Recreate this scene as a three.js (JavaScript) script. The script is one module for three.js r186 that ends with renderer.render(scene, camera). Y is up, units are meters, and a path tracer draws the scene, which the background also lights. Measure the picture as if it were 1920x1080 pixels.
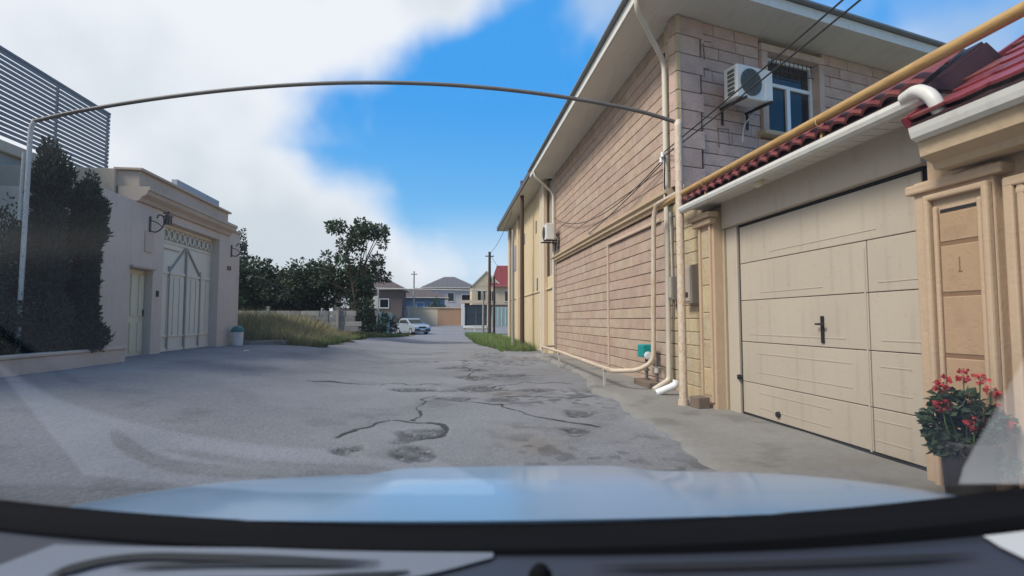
import * as THREE from 'three';
import { mergeGeometries } from 'three/addons/utils/BufferGeometryUtils.js';
import { RoundedBoxGeometry } from 'three/addons/geometries/RoundedBoxGeometry.js';

// ------------------------------------------------------------------ camera, sky, sun, exposure
const EXPOSURE = 2.5;
const renderer = new THREE.WebGLRenderer({ antialias: true });
renderer.toneMapping = THREE.LinearToneMapping;
renderer.toneMappingExposure = EXPOSURE;
renderer.shadowMap.enabled = true;
const scene = new THREE.Scene();
const camera = new THREE.PerspectiveCamera(56.73, 16 / 9, 0.02, 2500);
const PITCH = Math.atan(0.06), YAW = Math.atan(0.125 * Math.cos(PITCH)), EYE = 1.35;
camera.rotation.order = 'YXZ';
camera.position.set(0, EYE, 0);
camera.rotation.set(PITCH, -YAW, 0);
camera.focus = 11; camera.userData.fStop = 2.2;

// ---- small numeric helpers
function rng(seed) { let a = seed >>> 0; return () => { a = (a + 0x6D2B79F5) | 0; let t = Math.imul(a ^ (a >>> 15), 1 | a); t = (t + Math.imul(t ^ (t >>> 7), 61 | t)) ^ t; return ((t ^ (t >>> 14)) >>> 0) / 4294967296; }; }
const clamp = (x, a = 0, b = 1) => Math.min(b, Math.max(a, x));
const ss = (a, b, x) => { const t = clamp((x - a) / (b - a)); return t * t * (3 - 2 * t); };
const lerp = (a, b, t) => a + (b - a) * t;
const PERM = (() => { const r = rng(77), p = new Float32Array(65536); for (let i = 0; i < 65536; i++) p[i] = r(); return p; })();
const hash2 = (x, y, s) => PERM[((x * 73 + y * 1931 + s * 7919) % 65521 + 65521) % 65521];
function vnoise(x, y, per, s) {           // periodic value noise
  const xi = Math.floor(x), yi = Math.floor(y), fx = x - xi, fy = y - yi;
  const w = v => ((v % per) + per) % per, ux = fx * fx * (3 - 2 * fx), uy = fy * fy * (3 - 2 * fy);
  const a = hash2(w(xi), w(yi), s), b = hash2(w(xi + 1), w(yi), s), c = hash2(w(xi), w(yi + 1), s), d = hash2(w(xi + 1), w(yi + 1), s);
  return a + (b - a) * ux + (c - a) * uy + (a - b - c + d) * ux * uy;
}
function fbm(u, v, base, oct, s) { let t = 0, a = 0.5, n = 0, f = base; for (let i = 0; i < oct; i++) { t += a * vnoise(u * f, v * f, f, s + i); n += a; a *= 0.5; f *= 2; } return t / n; }

// ---- the sky: air and cloud only, in world directions
{
  const W = 2048, H = 1024, data = new Float32Array(W * H * 4);
  // cloud bank: lies to the west (negative azimuth) up to an uneven edge that depends on elevation
  const edge = [[-90, 0], [0, 2], [5, 3], [9, -2], [13, -8], [17, -14], [22, -14], [27, -8], [31, 1], [38, 12], [55, 35], [90, 60]];
  const edgeAt = el => { for (let i = 1; i < edge.length; i++) if (el <= edge[i][0]) { const [a, va] = edge[i - 1], [b, vb] = edge[i]; return lerp(va, vb, (el - a) / (b - a)); } return 60; };
  for (let j = 0; j < H; j++) {
    const el = (0.5 - (j + 0.5) / H) * 180;
    for (let i = 0; i < W; i++) {
      const u = (i + 0.5) / W;
      const phi = (u - 0.5) * 2 * Math.PI;            // equirect: direction = (cos(phi), ., sin(phi)) with phi about +x
      const dx = Math.cos(phi), dz = Math.sin(phi);
      let az = Math.atan2(dx, -dz) * 180 / Math.PI;   // 0 = down the street, positive to the right
      const vv = clamp((el + 90) / 180);
      const n1 = fbm(u, vv * 0.5, 12, 6, 3), n2 = fbm(u + 0.31, vv * 0.5 + 0.2, 40, 5, 21), n3 = fbm(u + 0.6, vv * 0.5 + .4, 20, 5, 51);
      const wob = (n1 - 0.5) * 17 + (n2 - 0.5) * 12;
      let dens = ss(-3.5, 5.5, edgeAt(el) - az + wob);
      dens *= 1 - ss(120, 175, -az) * 0.5;
      // thin veils and small fair-weather puffs in the blue part
      const wisp = ss(0.56, 0.78, n3) * 0.5 * (1 - ss(45, 70, el));
      const low = ss(13, 2, el) * (0.35 + 0.5 * ss(0.42, 0.62, n1 * 0.5 + n2 * 0.5));
      dens = clamp(Math.max(dens, wisp, low));
      const e = clamp(el / 90);
      const k = ss(0, 26, el);
      let r = lerp(0.36, 0.062, Math.pow(k, 0.7)), g = lerp(0.68, 0.37, Math.pow(k, 0.8)), b = lerp(0.95, 0.90, k);
      const k2 = ss(26, 80, el); r = lerp(r, 0.04, k2); g = lerp(g, 0.2, k2); b = lerp(b, 0.62, k2);
      const shade = ss(0.42, 0.66, fbm(u + 0.13, vv * 0.5 + 0.07, 16, 5, 91));
      const cr = lerp(0.91, 0.62, shade * 0.8), cg = lerp(0.93, 0.69, shade * 0.8), cb = lerp(1.0, 0.76, shade * 0.8);
      r = lerp(r, cr, dens); g = lerp(g, cg, dens); b = lerp(b, cb, dens);
      if (el < 0) { const t = ss(0, -8, el); r = lerp(r, 0.22, t); g = lerp(g, 0.22, t); b = lerp(b, 0.22, t); }
      const o = ((H - 1 - j) * W + i) * 4;
      data[o] = r / EXPOSURE; data[o + 1] = g / EXPOSURE; data[o + 2] = b / EXPOSURE; data[o + 3] = 1;
    }
  }
  const sky = new THREE.DataTexture(data, W, H, THREE.RGBAFormat, THREE.FloatType);
  sky.mapping = THREE.EquirectangularReflectionMapping; sky.magFilter = THREE.LinearFilter; sky.minFilter = THREE.LinearFilter; sky.needsUpdate = true;
  scene.background = sky; scene.environment = sky;
}
const sun = new THREE.DirectionalLight(new THREE.Color(1.0, 0.95, 0.88), 1.5);
sun.position.set(-46, 52, 6); sun.target.position.set(0, 0, -14);
sun.castShadow = true; sun.shadow.radius = 30; sun.shadow.mapSize.set(2048, 2048);
Object.assign(sun.shadow.camera, { left: -60, right: 60, top: 60, bottom: -60, near: 1, far: 200 });
scene.add(sun, sun.target);

// ------------------------------------------------------------------ scene helpers
const taken = {};
function numbered(n) { if (!(n in taken)) { taken[n] = 0; return n; } taken[n]++; return n + '_' + String(taken[n]).padStart(3, '0'); }
function tag(o, label, category, group) { o.userData.label = label; o.userData.category = category; if (group) o.userData.group = group; return o; }
function T(name, label, category, pos = [0, 0, 0], rotY = 0, group) {
  const g = new THREE.Group(); g.name = numbered(name); g.position.set(...pos); g.rotation.y = rotY; tag(g, label, category, group); scene.add(g); return g;
}
function P(parent, name, geo, mat, pos = [0, 0, 0], rot = [0, 0, 0]) {
  const m = new THREE.Mesh(geo, mat); m.name = name; m.position.set(...pos); m.rotation.set(...rot); m.castShadow = m.receiveShadow = true; parent.add(m); return m;
}
function TM(name, label, category, geo, mat, pos, rot, group) { const m = P(scene, numbered(name), geo, mat, pos, rot); return tag(m, label, category, group); }
function S(name, geo, mat, kind = 'structure') { const m = P(scene, numbered(name), geo, mat); m.userData.kind = kind; return m; }

// ---- geometry helpers
function boxUV(g, ox = 0, oy = 0) {
  if (g.index) g = g.toNonIndexed();
  g.computeVertexNormals();
  const p = g.attributes.position, n = g.attributes.normal, uv = new Float32Array(p.count * 2);
  for (let i = 0; i < p.count; i++) {
    const ax = Math.abs(n.getX(i)), ay = Math.abs(n.getY(i)), az = Math.abs(n.getZ(i));
    const x = p.getX(i), y = p.getY(i), z = p.getZ(i);
    if (az >= ax && az >= ay) { uv[2 * i] = x + ox; uv[2 * i + 1] = y + oy; } else if (ax >= ay) { uv[2 * i] = z + ox; uv[2 * i + 1] = y + oy; } else { uv[2 * i] = x + ox; uv[2 * i + 1] = z + oy; }
  }
  g.setAttribute('uv', new THREE.BufferAttribute(uv, 2));
  return g;
}
const box = (w, h, d, x = 0, y = 0, z = 0) => boxUV(new THREE.BoxGeometry(w, h, d).translate(x, y, z));
const rbox = (w, h, d, r = 0.01, x = 0, y = 0, z = 0, seg = 1) => boxUV(new RoundedBoxGeometry(w, h, d, seg, r).translate(x, y, z));
function stoneGeo(w, h, d, c = 0.006, ox = 0, oy = 0) {     // bevelled block, front towards +z, back face at z = -d
  const s = new THREE.Shape(); const a = w / 2 - c, b = h / 2 - c;
  s.moveTo(-a, -b); s.lineTo(a, -b); s.lineTo(a, b); s.lineTo(-a, b); s.closePath();
  const g = new THREE.ExtrudeGeometry(s, { depth: d - c * 2, bevelEnabled: true, bevelSize: c, bevelThickness: c, bevelSegments: 1, steps: 1 });
  g.translate(0, 0, -d + c); return boxUV(g, ox, oy);
}
function merge(list) { return mergeGeometries(list.map(g => { const q = g.index ? g.toNonIndexed() : g; for (const k of Object.keys(q.attributes)) if (!['position', 'normal', 'uv'].includes(k)) q.deleteAttribute(k); return q; })); }
function prism(pts, y0, y1) {                                // footprint [x,z] list, extruded upward
  const s = new THREE.Shape(pts.map(([x, z]) => new THREE.Vector2(x, -z)));
  const g = new THREE.ExtrudeGeometry(s, { depth: y1 - y0, bevelEnabled: false }); g.rotateX(-Math.PI / 2); g.translate(0, y0, 0); return boxUV(g);
}
function profileX(pts, len) {                                // [z,y] profile swept along x (centred)
  const s = new THREE.Shape(pts.map(([z, y]) => new THREE.Vector2(z, y)));
  const g = new THREE.ExtrudeGeometry(s, { depth: len, bevelEnabled: false }); g.translate(0, 0, -len / 2); g.rotateY(-Math.PI / 2);
  g.scale(1, 1, 1); return boxUV(g);                          // after the turn: shape x -> z, depth -> -x
}
function pipeGeo(pts, r, bend = 0.12, rad = 10) {
  const v = pts.map(p => new THREE.Vector3(...p)), cp = new THREE.CurvePath();
  let prev = v[0];
  for (let i = 1; i < v.length; i++) {
    if (i < v.length - 1) {
      const d0 = v[i].clone().sub(v[i - 1]), d1 = v[i + 1].clone().sub(v[i]); const b = Math.min(bend, d0.length() * 0.45, d1.length() * 0.45);
      const a = v[i].clone().addScaledVector(d0.normalize(), -b), c = v[i].clone().addScaledVector(d1.normalize(), b);
      cp.add(new THREE.LineCurve3(prev, a)); cp.add(new THREE.QuadraticBezierCurve3(a, v[i].clone(), c)); prev = c;
    } else cp.add(new THREE.LineCurve3(prev, v[i]));
  }
  const L = cp.getLength(); const seg = v.length === 2 ? 1 : Math.min(220, Math.max(16, Math.ceil(L / Math.max(bend * 0.3, 0.02))));
  const tube = new THREE.TubeGeometry(cp, seg, r, rad);
  const cap = (p, t) => { const c = new THREE.CircleGeometry(r, rad); c.lookAt(t); c.translate(p.x, p.y, p.z); return c; };
  const a = cap(v[0], v[0].clone().sub(v[1]).normalize()), b = cap(v[v.length - 1], v[v.length - 1].clone().sub(v[v.length - 2]).normalize());
  return merge([tube, a, b]);
}
function curveTube(pts, r, seg = 24, rad = 6) { return new THREE.TubeGeometry(new THREE.CatmullRomCurve3(pts.map(p => new THREE.Vector3(...p)), false, 'centripetal'), seg, r, rad); }
function wire(a, b, sag, r = 0.012, seg = 20) { const p = []; for (let i = 0; i <= 8; i++) { const t = i / 8; p.push([lerp(a[0], b[0], t), lerp(a[1], b[1], t) - sag * 4 * t * (1 - t), lerp(a[2], b[2], t)]); } return curveTube(p, r, seg, 5); }
function rawGeo(pos, uv, idx, col) {
  const g = new THREE.BufferGeometry(); g.setAttribute('position', new THREE.Float32BufferAttribute(pos, 3));
  if (uv) g.setAttribute('uv', new THREE.Float32BufferAttribute(uv, 2)); if (col) g.setAttribute('color', new THREE.Float32BufferAttribute(col, 3));
  if (idx) g.setIndex(idx); g.computeVertexNormals(); return g;
}

// ---- textures: what surfaces are made of
const toS = c => Math.round(255 * clamp(c <= 0.0031308 ? c * 12.92 : 1.055 * Math.pow(c, 1 / 2.4) - 0.055));
function dtex(w, h, fn, repeat, srgb = true) {
  const d = new Uint8Array(w * h * 4);
  for (let j = 0; j < h; j++) for (let i = 0; i < w; i++) { const c = fn(i / w, j / h, i, j), o = (j * w + i) * 4; if (srgb) { d[o] = toS(c[0]); d[o + 1] = toS(c[1]); d[o + 2] = toS(c[2]); } else { d[o] = d[o + 1] = d[o + 2] = Math.round(255 * clamp(c)); } d[o + 3] = 255; }
  const t = new THREE.DataTexture(d, w, h, THREE.RGBAFormat); t.wrapS = t.wrapT = THREE.RepeatWrapping; t.magFilter = THREE.LinearFilter; t.minFilter = THREE.LinearMipmapLinearFilter; t.generateMipmaps = true;
  if (srgb) t.colorSpace = THREE.SRGBColorSpace; if (repeat) t.repeat.set(repeat, repeat); t.needsUpdate = true; return t;
}
const grey = (v, tr = 1, tg = 1, tb = 1) => [v * tr, v * tg, v * tb];
const TX = {};
TX.stone = dtex(512, 512, (u, v) => { const n = fbm(u, v, 6, 6, 11), p = fbm(u, v, 60, 3, 15), w = fbm(u, v, 3, 3, 19); const k = 0.72 + 0.34 * n - 0.16 * ss(0.62, 0.78, p); return [k * (0.97 + 0.1 * (w - 0.5)), k * 0.97, k * (0.95 - 0.12 * (w - 0.5))]; }, 0.7);
TX.stoneB = dtex(512, 512, (u, v) => 0.6 * fbm(u, v, 24, 5, 31) + 0.4 * (1 - ss(0.6, 0.75, fbm(u, v, 60, 3, 15))), 0.7, false);
TX.plaster = dtex(512, 512, (u, v) => { const n = fbm(u, v, 4, 5, 41), s = fbm(u * 1, v * 0.25, 32, 3, 47), f = fbm(u, v, 64, 3, 49); const k = 0.80 + 0.16 * n + 0.06 * f - 0.07 * ss(0.55, 0.8, s); return [k, k * 0.985, k * (0.96 + 0.05 * n)]; }, 0.33);
TX.plasterB = dtex(256, 256, (u, v) => fbm(u, v, 32, 4, 53), 1.2, false);
TX.paint = dtex(512, 512, (u, v) => { const n = fbm(u, v, 3, 5, 61), st = fbm(u, v * 0.12, 24, 4, 63), sp = ss(0.70, 0.82, fbm(u, v, 48, 3, 67)); const k = 0.88 + 0.10 * n - 0.07 * ss(0.52, 0.78, st) - 0.05 * sp; return [k, k * (0.985 - 0.02 * sp), k * (0.95 - 0.05 * sp)]; }, 0.45);
TX.concrete = dtex(512, 512, (u, v) => { const n = fbm(u, v, 4, 6, 71), f = fbm(u, v, 64, 3, 73), st = ss(0.55, 0.72, fbm(u, v, 7, 4, 75)); const k = 0.66 + 0.32 * n + 0.16 * (f - 0.5) - 0.18 * st; return [k, k * 0.98, k * 0.95]; }, 0.3);
TX.concreteB = dtex(512, 512, (u, v) => 0.5 * fbm(u, v, 10, 5, 77) + 0.5 * fbm(u, v, 64, 3, 79), 0.3, false);
TX.rust = dtex(256, 256, (u, v) => { const n = fbm(u, v, 6, 5, 81), q = ss(0.5, 0.7, fbm(u, v, 14, 4, 83)); return [lerp(0.97, 0.82, q) * (0.86 + 0.2 * n), lerp(0.97, 0.74, q) * (0.86 + 0.2 * n), lerp(0.97, 0.68, q) * (0.86 + 0.2 * n)]; });
TX.rust.repeat.set(6, 1);
TX.tile = dtex(256, 256, (u, v) => { const n = fbm(u, v, 6, 5, 87), f = fbm(u, v, 48, 3, 89); const k = 0.62 + 0.5 * n + 0.2 * (f - 0.5); return [k, k * (0.95 + 0.15 * (n - 0.5)), k]; }, 1.4);
TX.wood = dtex(256, 256, (u, v) => { const n = fbm(u, v * 0.06, 32, 4, 93), m = fbm(u, v, 5, 4, 95); return grey(0.6 + 0.5 * n + 0.2 * (m - 0.5), 1, 0.97, 0.94); });
TX.wood.repeat.set(2, 1);
TX.dirt = dtex(512, 512, (u, v) => { const n = fbm(u, v, 5, 6, 101), g = ss(0.46, 0.6, fbm(u, v, 9, 4, 103)), f = fbm(u, v, 80, 3, 105); const k = 0.55 + 0.6 * n + 0.4 * (f - 0.5); return [lerp(0.26, 0.13, g) * k, lerp(0.21, 0.14, g) * k, lerp(0.14, 0.05, g) * k]; }, 0.22);
TX.asphalt = dtex(1024, 1024, (u, v) => { const n = fbm(u, v, 5, 6, 111), f = fbm(u, v, 128, 2, 113), st = ss(0.56, 0.7, fbm(u, v, 9, 4, 115)); const k = 0.66 + 0.38 * n + 0.34 * (f - 0.5) - 0.14 * st; return [k, k * 0.985, k * 0.99]; }, 0.16);

// ---- materials (base colours are linear, real-world values)
const C = (r, g, b) => new THREE.Color().setRGB(r, g, b);
function mat(rgb, o = {}) {
  const { rough = 0.85, metal = 0, map, bump, bs = 0.004, phys, ...rest } = o;
  const K = phys ? THREE.MeshPhysicalMaterial : THREE.MeshStandardMaterial;
  const m = new K({ color: C(...rgb), roughness: rough, metalness: metal, ...rest });
  if (map) m.map = map; if (bump) { m.bumpMap = bump; m.bumpScale = bs; } return m;
}
const stoneMat = rgb => mat(rgb, { rough: 0.92, map: TX.stone, bump: TX.stoneB, bs: 0.006 });
const M = {
  stones: [[0.509, 0.352, 0.265], [0.522, 0.374, 0.278], [0.492, 0.348, 0.270], [0.531, 0.392, 0.291], [0.487, 0.339, 0.261], [0.518, 0.361, 0.283]].map(stoneMat),
  endStones: [[0.60, 0.415, 0.345], [0.58, 0.40, 0.33], [0.62, 0.445, 0.36], [0.56, 0.39, 0.335], [0.61, 0.43, 0.365]].map(stoneMat),
  quoins: [[0.558, 0.432, 0.257], [0.540, 0.410, 0.261], [0.522, 0.414, 0.270]].map(stoneMat),
  mortar: mat([0.30, 0.20, 0.145], { rough: 0.97, map: TX.concrete }),
  beige: mat([0.516, 0.391, 0.249], { map: TX.plaster, bump: TX.plasterB, bs: 0.003 }),
  pilaster: mat([0.516, 0.378, 0.249], { map: TX.plaster, bump: TX.plasterB, bs: 0.003 }),
  pilasterPanel: mat([0.442, 0.297, 0.178], { map: TX.plaster, bump: TX.stoneB, bs: 0.003 }),
  olive: mat([0.44, 0.36, 0.235], { map: TX.plaster, bump: TX.plasterB, bs: 0.003 }),
  door: mat([0.502, 0.431, 0.352], { rough: 0.55, map: TX.paint }),
  doorFrame: mat([0.528, 0.456, 0.373], { rough: 0.6, map: TX.paint }),
  white: mat([0.74, 0.73, 0.70], { rough: 0.5, map: TX.paint }),
  soffit: mat([0.70, 0.68, 0.62], { rough: 0.6, map: TX.paint }),
  gutter: mat([0.66, 0.65, 0.62], { rough: 0.4, map: TX.paint }),
  rubber: mat([0.012, 0.012, 0.013], { rough: 0.7 }),
  darkMetal: mat([0.025, 0.024, 0.024], { rough: 0.45, metal: 0.4 }),
  blackIron: mat([0.012, 0.012, 0.014], { rough: 0.5 }),
  roofMetal: mat([0.20, 0.22, 0.24], { rough: 0.5, metal: 0.3, map: TX.paint }),
  gas: mat([0.47, 0.29, 0.105], { rough: 0.5, map: TX.rust }),
  gasPale: mat([0.62, 0.50, 0.38], { rough: 0.55, map: TX.rust }),
  gasGrey: mat([0.14, 0.125, 0.115], { rough: 0.55, map: TX.rust }),
  gasWhite: mat([0.55, 0.54, 0.50], { rough: 0.55, map: TX.rust }),
  downpipe: mat([0.68, 0.62, 0.53], { rough: 0.45, map: TX.paint }),
  tile: mat([0.19, 0.045, 0.042], { rough: 0.5, map: TX.tile }),
  tile2: mat([0.15, 0.033, 0.035], { rough: 0.5, map: TX.tile }),
  tileRed: mat([0.24, 0.028, 0.038], { rough: 0.42, map: TX.tile }),
  tileDark: mat([0.055, 0.018, 0.02], { rough: 0.55, map: TX.tile }),
  glassDark: mat([0.012, 0.016, 0.022], { rough: 0.06, phys: true, ior: 1.5 }),
  pvc: mat([0.78, 0.79, 0.80], { rough: 0.35 }),
  acWhite: mat([0.74, 0.73, 0.70], { rough: 0.45, map: TX.paint }),
  acGrille: mat([0.07, 0.085, 0.08], { rough: 0.6 }),
  cable: mat([0.012, 0.012, 0.013], { rough: 0.6 }),
  teal: mat([0.0, 0.30, 0.30], { rough: 0.45, map: TX.paint }),
  greyBox: mat([0.40, 0.35, 0.29], { rough: 0.6, map: TX.paint }),
  concrete: mat([0.268, 0.259, 0.244], { rough: 0.95, map: TX.concrete, bump: TX.concreteB, bs: 0.012 }),
  concreteDark: mat([0.20, 0.15, 0.11], { rough: 0.95, map: TX.concrete, bump: TX.concreteB, bs: 0.01 }),
  woodPole: mat([0.10, 0.062, 0.042], { rough: 0.9, map: TX.wood }),
  polePale: mat([0.36, 0.34, 0.31], { rough: 0.8, map: TX.concrete }),
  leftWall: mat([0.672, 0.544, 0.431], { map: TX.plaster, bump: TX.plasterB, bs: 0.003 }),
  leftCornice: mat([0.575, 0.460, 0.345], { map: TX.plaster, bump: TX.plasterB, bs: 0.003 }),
  gateWhite: mat([0.77, 0.70, 0.57], { rough: 0.5, map: TX.paint }),
  doorYellow: mat([0.68, 0.64, 0.46], { rough: 0.5, map: TX.paint }),
  slat: mat([0.15, 0.16, 0.18], { rough: 0.5, metal: 0.2 }),
  greyWall: mat([0.30, 0.31, 0.29], { map: TX.plaster, bump: TX.plasterB, bs: 0.003 }),
  paleGrey: mat([0.46, 0.47, 0.48], { map: TX.plaster }),
  dirt: mat([1, 1, 1], { rough: 1, map: TX.dirt }),
  asphaltFar: mat([0.24, 0.243, 0.26], { rough: 0.95, map: TX.asphalt }),
  beigeFar: mat([0.66, 0.53, 0.37], { map: TX.plaster }),
  yellowFar: mat([0.66, 0.52, 0.32], { map: TX.plaster }),
  brickFar: mat([0.50, 0.30, 0.18], { map: TX.plaster }),
  lilacFar: mat([0.46, 0.45, 0.50], { map: TX.plaster }),
  roofGrey: mat([0.13, 0.13, 0.135], { rough: 0.7, map: TX.tile }),
  roofBrown: mat([0.11, 0.085, 0.078], { rough: 0.7, map: TX.tile }),
  roofRed: mat([0.238, 0.038, 0.035], { rough: 0.6, map: TX.tile }),
  gateDark: mat([0.035, 0.05, 0.06], { rough: 0.5 }),
  tealGate: mat([0.30, 0.40, 0.38], { rough: 0.6, map: TX.paint }),
  blueFar: mat([0.12, 0.22, 0.45], { rough: 0.6 }),
  bark: mat([0.085, 0.062, 0.045], { rough: 0.95, map: TX.wood }),
};

// ------------------------------------------------------------------ ground
const rise = (x, z) => { const d = -z; return 0.5 * ss(-0.5, -6.3, x) * (1 - ss(30, 48, d)) + 0.7 * ss(50, 66, d); };
const mound = (x, z) => { const d = -z; return 0.42 * ss(-5.0, -7.6, x) * ss(19.6, 22, d) * (1 - ss(30, 44, d)) * (0.75 + 0.5 * vnoise(x * 0.7 + 40, z * 0.7 + 90, 512, 5)); };
const gy = (x, z) => rise(x, z) + mound(x, z);
{
  const xs = [], zs = []; const push = (a, lo, hi, st) => { for (let v = lo; v < hi - 1e-6; v += st) a.push(v); };
  push(xs, -600, -60, 60); push(xs, -60, -24, 4); push(xs, -24, 12, 0.6); push(xs, 12, 60, 6); push(xs, 60, 601, 60);
  push(zs, -900, -100, 80); push(zs, -100, -70, 4); push(zs, -70, 10, 0.6); push(zs, 10, 60, 10); push(zs, 60, 301, 60);
  const pos = [], uv = [], idx = [];
  for (const z of zs) for (const x of xs) { pos.push(x, gy(x, z) - (x > -7.3 && x < 4 && z > -23 && z < 2.4 && !(x < -5 && z < -18.5) ? 0.16 : 0.035), z); uv.push(x, z); }
  const W = xs.length; for (let j = 0; j < zs.length - 1; j++) for (let i = 0; i < W - 1; i++) { const a = j * W + i; idx.push(a, a + W, a + 1, a + 1, a + W, a + W + 1); }
  S('ground', rawGeo(pos, uv, idx), M.dirt);
}
// near asphalt: worn, patched and cracked, with real hollows; x -7.6..4.2, z +3..-24
const RX0 = -7.6, RX1 = 4.2, RZ0 = 3, RZ1 = -24;
const wig = (t, s, a, f) => (vnoise(t * f + 200, s, 4096, s) - 0.5) * a;
function segD(px, pz, pts) { let best = 9, bt = 0; for (let i = 1; i < pts.length; i++) { const [ax, az] = pts[i - 1], [bx, bz] = pts[i]; const dx = bx - ax, dz = bz - az, t = clamp(((px - ax) * dx + (pz - az) * dz) / (dx * dx + dz * dz)); const d = Math.hypot(px - ax - dx * t, pz - az - dz * t); if (d < best) { best = d; bt = (i - 1 + t) / (pts.length - 1); } } return [best, bt]; }
// [points, half width, depth]
const CRACKS = [
  [[[-1.12, -6.35], [-1.08, -6.75], [-0.92, -7.1], [-0.6, -7.28], [-0.36, -7.22], [-0.2, -7.14], [-0.09, -6.98], [-0.1, -6.55], [-0.14, -6.2]], 0.045, 0.03],
  [[[-2.5, -11.0], [-2.15, -11.12], [-1.75, -11.06]], 0.06, 0.035],
  [[[-1.62, -10.95], [-1.42, -11.0], [-1.3, -11.35], [-0.6, -11.42], [-0.1, -11.36]], 0.03, 0.025],
  [[[-0.42, -7.35], [-0.34, -8.3], [-0.38, -9.1], [-0.1, -9.6]], 0.02, 0.016],
  [[[0.3, -9.2], [0.9, -8.4], [1.35, -7.4], [1.9, -6.6]], 0.03, 0.02],
  [[[-0.4, -17.5], [0.8, -17.9], [1.9, -17.5]], 0.05, 0.02],
  [[[-1.6, -16.6], [-1.0, -17.2], [-0.2, -17.3]], 0.04, 0.02],
  [[[0.62, -12.2], [0.66, -14.0], [0.6, -16.2], [0.7, -18.0]], 0.03, 0.02],
  [[[-2.2, -20.5], [-1.5, -21.0], [-0.5, -20.8]], 0.05, 0.02],
  [[[1.0, -11.0], [1.8, -11.4], [2.6, -11.2]], 0.03, 0.02],
  [[[1.2, -9.4], [2.0, -9.0], [2.6, -9.3]], 0.025, 0.02],
];
// [x, z, rx, rz, depth]
const HOLES = [
  [-0.62, -10.5, 0.42, 0.38, 0.05], [-0.05, -10.35, 0.34, 0.26, 0.03], [0.75, -10.6, 0.5, 0.62, 0.045], [-0.95, -5.75, 0.14, 0.34, 0.03], [-0.3, -5.55, 0.3, 0.4, 0.03],
  [-0.32, -6.4, 0.26, 0.34, 0.025], [0.7, -12.5, 0.5, 0.5, 0.025], [0.2, -9.25, 0.32, 0.3, 0.025], [0.95, -9.1, 0.3, 0.3, 0.025], [0.8, -14.4, 0.45, 0.4, 0.03], [0.3, -15.2, 0.5, 0.35, 0.02], [1.5, -13.0, 0.5, 0.4, 0.02],
  [0.72, -17.9, 0.28, 0.35, 0.05], [1.9, -7.6, 0.25, 0.4, 0.02], [1.55, -6.3, 0.2, 0.3, 0.02], [1.7, -10.2, 0.5, 0.3, 0.02],
];
function roadState(x, z) {
  // returns [height offset, crack amount, hole amount, roughness of the broken strip]
  const wx = x + (vnoise(x * 3 + 70, z * 3 + 90, 4096, 5) - 0.5) * 0.30 + (vnoise(x * 14 + 70, z * 14 + 90, 4096, 8) - 0.5) * 0.022, wz = z + (vnoise(x * 3 + 170, z * 3 + 190, 4096, 6) - 0.5) * 0.36 + (vnoise(x * 12 + 170, z * 12 + 190, 4096, 9) - 0.5) * 0.026;
  let dy = 0, cr = 0, ho = 0;
  for (const [pts, w, dep] of CRACKS) { const [d, t] = segD(wx, wz, pts); const ww = w * (0.55 + 0.75 * vnoise(t * 17 + 30, 3, 512, 3)); if (d < ww * 1.6) { const k = 1 - ss(ww * 0.5, ww * 1.5, d); dy -= dep * 0.35 * k; cr = Math.max(cr, k); } }
  for (const [hx, hz, rx, rz, dep] of HOLES) { const q = Math.hypot((wx - hx) / rx, (wz - hz) / rz); if (q < 1.25) { const k = 1 - ss(0.7, 1.12, q); const rub = vnoise(x * 22 + 50, z * 22 + 50, 4096, 12); dy -= dep * k * (0.55 + 0.9 * (1 - rub)); ho = Math.max(ho, k * (0.55 + 0.45 * vnoise(x * 9 + 55, z * 9 + 55, 4096, 13))); } }
  const strip = ss(0.1, 1.2, x + wig(z * 0.4, 31, 1.6, 1)) * (1 - ss(2.4, 3.1, x + 0.03 * (z + 8)));
  const rough = strip * ss(0.35, 0.62, fbm(x * 0.02 + 0.5, z * 0.02 + 0.9, 32, 4, 61));
  dy -= rough * 0.016 * vnoise(x * 6 + 33, z * 6 + 77, 4096, 15);
  dy += (vnoise(x * 1.1 + 33, z * 1.1 + 77, 4096, 16) - 0.5) * 0.012;
  return [dy, cr, ho, rough];
}
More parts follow.
